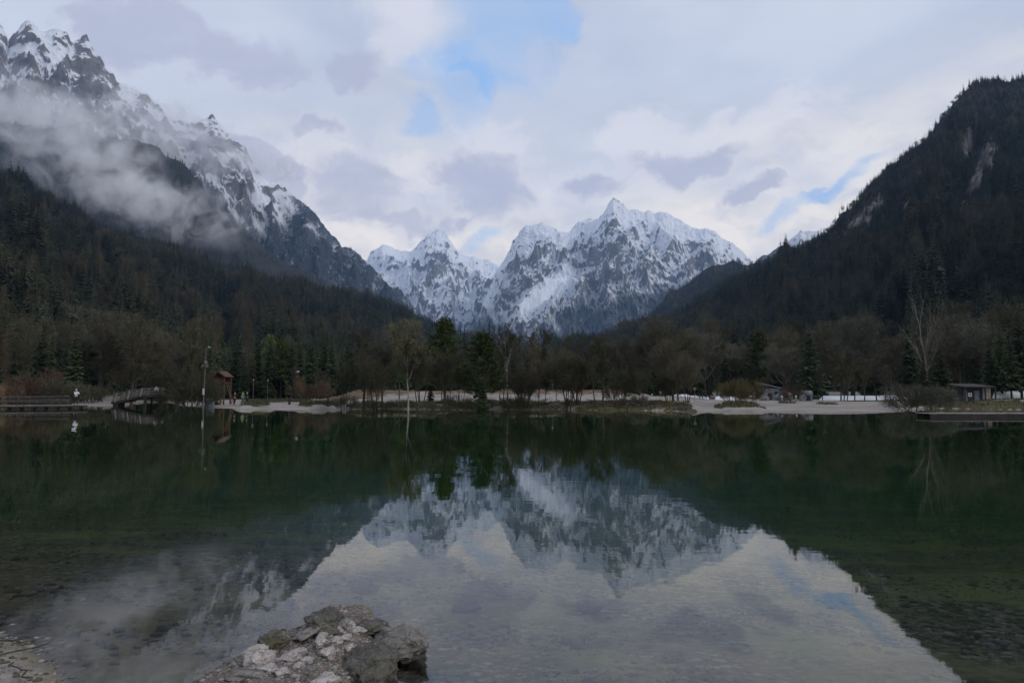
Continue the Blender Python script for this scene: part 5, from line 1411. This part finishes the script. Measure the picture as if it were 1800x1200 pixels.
# ------------------------------------------------------------------ near shore: stony spit
def spit_mat():
    m, t, out = new_mat('gritty_soil')
    p = t.new('ShaderNodeBsdfPrincipled'); pos = t.new('ShaderNodeNewGeometry').outputs['Position']
    n = t.noise(pos, 4, 6, .6); n2 = t.noise(pos, 60, 3, .6)
    v = t.new('ShaderNodeTexVoronoi'); v.inputs['Scale'].default_value = 70; t.put(v.inputs['Vector'], pos)
    hs = t.new('ShaderNodeSeparateColor'); t.l.new(v.outputs['Color'], hs.inputs[0])
    c = t.mix(t.step(n, .3, .7), (0.24, 0.195, 0.16), (0.15, 0.12, 0.095))
    c = t.mix(t.step(hs.outputs[0], .72, 1.0, 0, .8), c, (0.46, 0.41, 0.38))
    c = t.mix(t.step(n2, .5, .8, 0, .5), c, (0.10, 0.085, 0.07))
    sp = t.new('ShaderNodeSeparateXYZ'); t.l.new(pos, sp.inputs[0])
    c = t.mix(t.step(sp.outputs[2], 0.0, 0.06, 0.6, 0.0), c, (0.045, 0.04, 0.032))
    t.put(p.inputs['Base Color'], c); p.inputs['Roughness'].default_value = .9; p.inputs['Specular IOR Level'].default_value = .2
    b = t.new('ShaderNodeBump'); b.inputs['Distance'].default_value = .02
    t.put(b.inputs['Height'], t.math('SUBTRACT', n2, v.outputs['Distance'])); t.l.new(b.outputs[0], p.inputs['Normal'])
    t.l.new(p.outputs[0], out.inputs[0]); return m
M_spit = spit_mat()
def rock_mat(name, a, b, c_, sc=6, moss=0.0, crack=0.5):
    m, t, out = new_mat(name)
    p = t.new('ShaderNodeBsdfPrincipled'); tc_ = t.new('ShaderNodeTexCoord').outputs['Object']
    n = t.noise(tc_, sc, 8, .65); n2 = t.noise(tc_, sc * 5, 6, .7); n3 = t.noise(tc_, sc * .6, 5, .6)
    c = t.mix(t.step(n, .32, .66), a, b); c = t.mix(t.step(n2, .52, .72, 0, .8), c, c_)
    if moss: c = t.mix(t.step(n3, .5, .62, 0, moss), c, (0.075, 0.075, 0.03))
    w_ = t.new('ShaderNodeTexVoronoi'); w_.feature = 'DISTANCE_TO_EDGE'; w_.inputs['Scale'].default_value = sc * 1.2
    t.put(w_.inputs['Vector'], t.vmath('ADD', tc_, t.vmath('SCALE', t.noise(tc_, sc, 4, .6, color=True), .25)))
    cr_ = t.step(w_.outputs['Distance'], 0.0, 0.05)
    c = t.mix(t.math('MULTIPLY', t.math('SUBTRACT', 1.0, cr_), crack), c, tuple(v * .3 for v in a))
    pos = t.new('ShaderNodeNewGeometry').outputs['Position']; sp = t.new('ShaderNodeSeparateXYZ'); t.l.new(pos, sp.inputs[0])
    c = t.mix(t.step(sp.outputs[2], 0.0, 0.05, 0.6, 0.0), c, (0.03, 0.028, 0.022))
    t.put(p.inputs['Base Color'], c); p.inputs['Roughness'].default_value = .8; p.inputs['Specular IOR Level'].default_value = .3
    b_ = t.new('ShaderNodeBump'); b_.inputs['Distance'].default_value = .035; b_.inputs['Strength'].default_value = .9
    t.put(b_.inputs['Height'], t.math('ADD', t.math('ADD', n, t.math('MULTIPLY', n2, .5)), t.math('MULTIPLY', cr_, .25))); t.l.new(b_.outputs[0], p.inputs['Normal'])
    t.l.new(p.outputs[0], out.inputs[0]); return m
M_rk_dark = rock_mat('dark_wet_rock', (0.075, 0.066, 0.056), (0.13, 0.115, 0.10), (0.30, 0.27, 0.25), 5, .35, .2)
M_rk_mid = rock_mat('grey_rock', (0.13, 0.115, 0.095), (0.27, 0.245, 0.22), (0.42, 0.39, 0.37), 5, .2, .2)
M_rk_pale = rock_mat('pale_limestone', (0.40, 0.35, 0.315), (0.56, 0.50, 0.46), (0.27, 0.23, 0.20), 9, 0, .25)
M_rk_moss = rock_mat('mossy_rock', (0.10, 0.09, 0.06), (0.16, 0.14, 0.10), (0.34, 0.31, 0.28), 12, .7)

sx_ = axis([(-2.6, -0.2, 0.02)]); sy_ = axis([(2.6, 6.0, 0.02)])
SX, SY = np.meshgrid(sx_, sy_)
def spit_h(x, y):
    cx = np.interp(y, [2.6, 3.8, 4.5, 5.0, 5.4, 5.8], [-1.45, -1.40, -1.36, -1.25, -1.22, -1.2])
    hw_ = np.interp(y, [2.6, 3.8, 4.3, 4.7, 5.1, 5.35, 5.55], [0.9, 0.66, 0.56, 0.50, 0.36, 0.2, 0.02])
    q = np.abs(x - cx + .05 * fbm(x * 3, y * 3, .3, 3)) / np.maximum(hw_, .02)
    h = 0.19 * (1 - sst(q, 0.40, 1.12)) - 0.10 * sst(q, 0.9, 1.8) - .35 * sst(q, 1.3, 3.0)
    h = np.where(y > 5.3, h - (y - 5.3) * .5, h)
    return h - 0.02 + 0.022 * fbm(x * 4, y * 4, 2.2, 5)
me = np_mesh('gravel_spit', np.stack([SX.ravel(), SY.ravel(), spit_h(SX, SY).ravel()], 1), grid_faces(len(sx_), len(sy_)), [M_spit], True)
tag(link('gravel_spit', me), kind='structure')

def place_rock(px, py, Y, wpx, hpx, depth, seed, name, label, m, sub=4, group=None, rz=0.0, tilt=0.0, rough=.26, cut=8):
    """rock whose visible middle lies at this bearing, Y metres out"""
    lo_ = py + hpx * 0.36            # where the rock meets soil or water
    for k in range(400):
        Y = 3.4 + k * .006; q = at(px, lo_, Y)
        if q.z <= max(0.0, float(spit_h(np.array(q.x), np.array(q.y)))): break
    Y = Y + depth * .16
    c = at(px, py, Y); w_ = wpx / 1200 * Y; h_ = hpx / 1200 * Y
    o = link(name, rock_mesh(name, seed, w_ / 2 * 1.10, depth / 2 * 1.15, h_ / 2 * 0.98, m, sub, rough, cut)); o.location = c; o.rotation_euler = (0, tilt, rz)
    return tag(o, label, 'rock' if w_ > .3 else 'stone', group)
place_rock(645, 1172, 4.45, 104, 80, .48, 301, 'boulder', 'large dark rounded boulder at the bottom edge of the stony spit', M_rk_dark, 5, tilt=.1)
place_rock(708, 1132, 4.75, 112, 62, .42, 302, 'boulder', 'long dark boulder forming the right tip of the stony spit', M_rk_mid, 5, tilt=-.12)
place_rock(572, 1092, 5.35, 60, 46, .30, 303, 'boulder', 'dark peaked boulder at the far end of the stony spit', M_rk_dark, 5, tilt=.2)
place_rock(606, 1094, 5.28, 44, 20, .22, 304, 'slab_rock', 'smooth flat grey rock right of the dark peaked boulder', M_rk_mid, 4, tilt=.25)
place_rock(652, 1104, 5.15, 58, 26, .26, 305, 'slab_rock', 'low dark rock between the peaked boulder and the right tip', M_rk_dark, 4)
place_rock(476, 1130, 4.98, 52, 36, .24, 306, 'boulder', 'speckled mossy rock at the left edge of the stony spit', M_rk_moss, 5)
place_rock(539, 1113, 5.12, 48, 18, .22, 307, 'slab_rock', 'thin tilted slab between the mossy rock and the peaked boulder', M_rk_mid, 4, tilt=-.35)
place_rock(453, 1156, 4.66, 58, 36, .24, 308, 'pale_stone', 'biggest whitish stone, left side of the stony spit', M_rk_pale, 4)
place_rock(518, 1150, 4.72, 52, 24, .16, 309, 'pale_stone', 'long flat whitish stone in the middle of the stony spit', M_rk_pale, 4, tilt=-.2)
place_rock(574, 1148, 4.74, 38, 16, .14, 310, 'pale_stone', 'whitish angular stone right of the long flat one', M_rk_pale, 4)
place_rock(564, 1131, 4.92, 24, 20, .12, 311, 'pale_stone', 'upright pale pink stone above the angular one', M_rk_pale, 4)
place_rock(617, 1141, 4.78, 34, 24, .14, 312, 'pale_stone', 'whitish stone touching the large dark rounded boulder', M_rk_pale, 4, tilt=-.4)
place_rock(616, 1099, 5.15, 24, 16, .12, 313, 'pale_stone', 'tan wedge stone beside the smooth flat grey rock', M_rk_pale, 4, tilt=-.5)
place_rock(628, 1107, 5.08, 30, 11, .12, 314, 'pale_stone', 'flat tan stone in front of the low dark rock', M_rk_pale, 4)
place_rock(607, 1120, 4.98, 22, 14, .10, 315, 'pale_stone', 'small white triangular stone near the top of the spit', M_rk_pale, 3)
place_rock(592, 1125, 4.95, 22, 12, .10, 316, 'pale_stone', 'small rounded pinkish stone left of the white triangular one', M_rk_pale, 3)
place_rock(591, 1107, 5.1, 22, 14, .10, 317, 'pale_stone', 'small brownish-white stone below the peaked boulder', M_rk_pale, 3)
place_rock(471, 1176, 4.5, 34, 18, .12, 318, 'pale_stone', 'whitish stone below the biggest whitish stone', M_rk_pale, 4)
place_rock(497, 1182, 4.45, 26, 14, .11, 319, 'pale_stone', 'small white stone near the lower edge of the picture', M_rk_pale, 4)
place_rock(524, 1170, 4.55, 17, 12, .09, 320, 'pale_stone', 'tiny bright white stone in the centre of the spit', M_rk_pale, 3)
place_rock(540, 1160, 4.62, 24, 10, .09, 321, 'pale_stone', 'thin whitish stone under the long flat one', M_rk_pale, 3)
place_rock(568, 1197, 4.35, 56, 22, .2, 322, 'pale_stone', 'pinkish flat stone cut by the bottom edge', M_rk_pale, 4)
place_rock(436, 1183, 4.42, 60, 20, .2, 323, 'slab_rock', 'flat grey-brown slab at the lower left of the spit', M_rk_mid, 4)
place_rock(566, 1116, 5.0, 20, 14, .1, 324, 'pale_stone', 'small grey-white stone above the upright pink stone', M_rk_pale, 3)
place_rock(480, 1143, 4.8, 22, 12, .1, 325, 'pale_stone', 'small whitish stone above the biggest whitish stone', M_rk_pale, 3)

# grit: small pebbles on spit, beach corner and lake bed, one mass
def pebbles(name, X, Y, Z, smin, smax, mats, label, seed, kind_cat='pebbles', flat=.6):
    rs = np.random.RandomState(seed); n = len(X)
    base = np.array([(1, 0, 0), (-1, 0, 0), (0, 1, 0), (0, -1, 0), (0, 0, 1), (0, 0, -1)], float)
    tri = np.array([(0, 2, 4), (2, 1, 4), (1, 3, 4), (3, 0, 4), (2, 0, 5), (1, 2, 5), (3, 1, 5), (0, 3, 5)])
    bm = bmesh.new(); bmesh.ops.create_icosphere(bm, subdivisions=1, radius=1.0); base = np.array([v.co[:] for v in bm.verts]); tri = np.array([[v.index for v in f.verts] for f in bm.faces]); bm.free()
    s = smin + (smax - smin) * rs.rand(n) ** 5
    S = np.stack([s * rs.uniform(.8, 1.4, n), s * rs.uniform(.7, 1.1, n), s * flat * rs.uniform(.6, 1.1, n)], 1)
    a = rs.rand(n) * 6.28; c, sn = np.cos(a), np.sin(a)
    V = base[None] * (1 + rs.normal(0, .13, (n, len(base), 1)))
    V = V * S[:, None, :]
    VX = V[..., 0] * c[:, None] - V[..., 1] * sn[:, None]; VY = V[..., 0] * sn[:, None] + V[..., 1] * c[:, None]
    V = np.stack([VX + X[:, None], VY + Y[:, None], V[..., 2] + Z[:, None]], -1).reshape(-1, 3)
    F = (tri[None] + (np.arange(n) * len(base))[:, None, None]).reshape(-1, 3)
    mi = np.repeat(rs.randint(0, len(mats), n), len(tri))
    return tag(link(name, np_mesh(name, V, F, mats, True, mi)), label, kind_cat, kind='stuff')
rs = np.random.RandomState(77)
M_pb1 = simple('tan_pebble', (0.33, 0.28, 0.25), (0.22, 0.18, 0.16), 9); M_pb2 = simple('grey_pebble', (0.20, 0.19, 0.175), (0.13, 0.12, 0.11), 9); M_pb3 = simple('white_pebble', (0.55, 0.51, 0.48), (0.42, 0.39, 0.36), 9); M_pb4 = simple('mossy_pebble', (0.10, 0.095, 0.055), (0.065, 0.06, 0.04), 9)
x = rs.uniform(-2.3, -.5, 9000); y = rs.uniform(3.6, 5.5, 9000); z = spit_h(x, y); k = z > 0.0
pebbles('spit_grit', x[k], y[k], z[k], .004, .026, [M_pb1, M_pb2, M_pb1, M_pb1, M_pb2, M_pb4, M_pb2], 'brown and tan grit covering the stony spit', 1)
x = rs.uniform(-6.5, -2.6, 9000); y = rs.uniform(3.4, 6.0, 9000); z, _, _, _, sdv = ground_fields(x, y); k = sdv > -0.15
pebbles('shore_grit', x[k], y[k], z[k], .006, .03, [M_pb1, M_pb2, M_pb4, M_pb2], 'brown gritty gravel in the lower left corner', 2)
yy = 3.6 + (rs.rand(30000) ** 1.6) * 14; xx_ = (rs.rand(30000) * 2 - 1) * (yy * 0.9); z, _, _, _, sdv = ground_fields(xx_, yy); k = (sdv < -0.02) & (fbm(xx_ * .7, yy * .9, 3.3, 4) + .5 * (rs.rand(30000) - .5) > 0.0)
pebbles('lake_bed_pebbles', xx_[k], yy[k], z[k], .010, .055, [M_pb1, M_pb2, M_pb4, M_pb4, M_pb2, M_pb4], 'pebbles and small stones lying on the lake bed under the shallow water', 3)
# larger drowned stones
for i, (px, py, w_, lab, m) in enumerate([(985, 1052, .17, 'pale flat stone under water right of centre', M_rk_pale), (1035, 1066, .26, 'pale drowned stone in the middle of the shallows', M_rk_pale), (1180, 1158, .20, 'whitish stone under water near the bottom right of centre', M_rk_mid),
        (1008, 1125, .22, 'pale drowned slab below the middle of the picture', M_rk_pale), (820, 1070, .28, 'dark long stone under water above the right tip of the spit', M_rk_dark), (1012, 1135, .12, 'small pale stone under water beside the drowned slab', M_rk_pale),
        (640, 1035, .3, 'dim tan stone under water left of centre', M_rk_mid)]):
    q = on_z(px, py, -0.15); zz = gz(q.x, q.y); q = on_z(px, py, zz)
    o = link('drowned_stone', rock_mesh('drowned_stone', 400 + i, w_ / 2, w_ / 3, .05 + w_ * .08, m, 3)); o.location = (q.x, q.y, zz + .01); tag(o, lab, 'stone')
# driftwood twigs in the corner
for i, (x, y, a, L) in enumerate([(-3.35, 4.62, .5, .5), (-3.05, 4.4, -.7, .4), (-3.6, 4.85, -.35, .35)]):
    g = G(); p0 = Vector((-L / 2, 0, 0)); rg = random.Random(i)
    for k in range(6):
        q0 = p0 + Vector((L / 6, rg.uniform(-.06, .06), rg.uniform(-.01, .015))); g.tube(p0, q0, .005, .0045, 0, 5, True); p0 = q0
    o = link('driftwood_twig', g.mesh('driftwood_twig', [M_bark])); o.location = (x, y, gz(x, y) + .03); o.rotation_euler = (0, 0, a)
    tag(o, ['long dark twig lying across the gravel of the lower left corner', 'shorter dark twig nearest the water in the lower left corner', 'dark twig at the left edge on the corner gravel'][i], 'twig')

# ------------------------------------------------------------------ air: haze box and mist banks
bm = bmesh.new(); bmesh.ops.create_cube(bm, size=1.0)
me = bpy.data.meshes.new('haze'); bm.to_mesh(me); bm.free()
hz = link('haze', me); hz.location = (0, 0, 1345); hz.scale = (20000, 20000, 2710)
tag(hz, 'thin bluish air filling the valley', 'haze', kind='stuff')
m, t, out = new_mat('thin_air')
pv = t.new('ShaderNodeVolumePrincipled'); pv.inputs['Color'].default_value = (0.42, 0.64, 1.0, 1); pv.inputs['Density'].default_value = 5.2e-5
pv.inputs['Anisotropy'].default_value = 0.2
t.l.new(pv.outputs[0], out.inputs['Volume']); me.materials.append(m)

def mist(name, px, py, Y, wpx, hpx, depth, rot, dens, seed, label, fscale=3.4, thr=0.0):
    c = at(px, py, Y); k = Y / 1200
    bm = bmesh.new(); bmesh.ops.create_icosphere(bm, subdivisions=3, radius=1.08)
    me = bpy.data.meshes.new(name); bm.to_mesh(me); bm.free()
    o = link(name, me); o.location = c; o.scale = (wpx * k, depth, hpx * k); o.rotation_euler = (0, R(rot), 0)
    tag(o, label, 'mist', kind='stuff')
    m, t, out = new_mat(name + '_air%d' % seed)
    tco = t.new('ShaderNodeTexCoord').outputs['Object']
    r_ = t.vmath('LENGTH', tco)
    asp = (wpx * k / 300, depth / 300, hpx * k / 300)
    n_ = t.noise(t.vmath('ADD', t.scale(tco, asp), (seed * 3.1, seed * 1.7, 0)), fscale, 7, .60, 1.2)
    d = t.math('ADD', t.math('MULTIPLY', t.math('SUBTRACT', 1.0, r_), 1.4), t.math('MULTIPLY', t.math('SUBTRACT', n_, 0.535 + thr), 10.5))
    d = t.math('MULTIPLY', t.math('MULTIPLY', t.step(d, 0.0, 1.1), t.step(r_, 0.55, 1.0, 1.0, 0.0)), dens)
    v_ = t.new('ShaderNodeVolumePrincipled'); v_.inputs['Color'].default_value = (1.0, 0.99, 1.0, 1); t.put(v_.inputs['Density'], d)
    t.l.new(v_.outputs[0], out.inputs['Volume']); me.materials.append(m)
    return o
mist('mist_bank', 130, 265, 1750, 240, 120, 150, 30, 0.0075, 1, 'thick lavender mist bank lying on the left slope')
mist('mist_bank', 215, 330, 1700, 170, 65, 120, 35, 0.008, 6, 'middle curl of the mist bank between its thick part and its tongue')
mist('mist_bank', 300, 365, 1750, 200, 75, 130, 14, 0.0075, 2, 'lower tongue of the mist bank reaching right over the wood')
mist('mist_bank', 140, 225, 2150, 230, 62, 150, 14, 0.0055, 7, 'pale mist sheet hiding the crest of the middle ridge')
mist('mist_bank', 300, 235, 2900, 200, 75, 300, 24, 0.006, 3, 'thin mist veil across the left snowy mountain')
mist('mist_bank', 450, 290, 3700, 110, 30, 260, 8, 0.006, 4, 'narrow cloud strip crossing the left ridge near its end')
mist('mist_bank', 40, 190, 2600, 170, 80, 300, 10, 0.005, 5, 'faint mist under the highest left peak')
print('trees', tree_no)
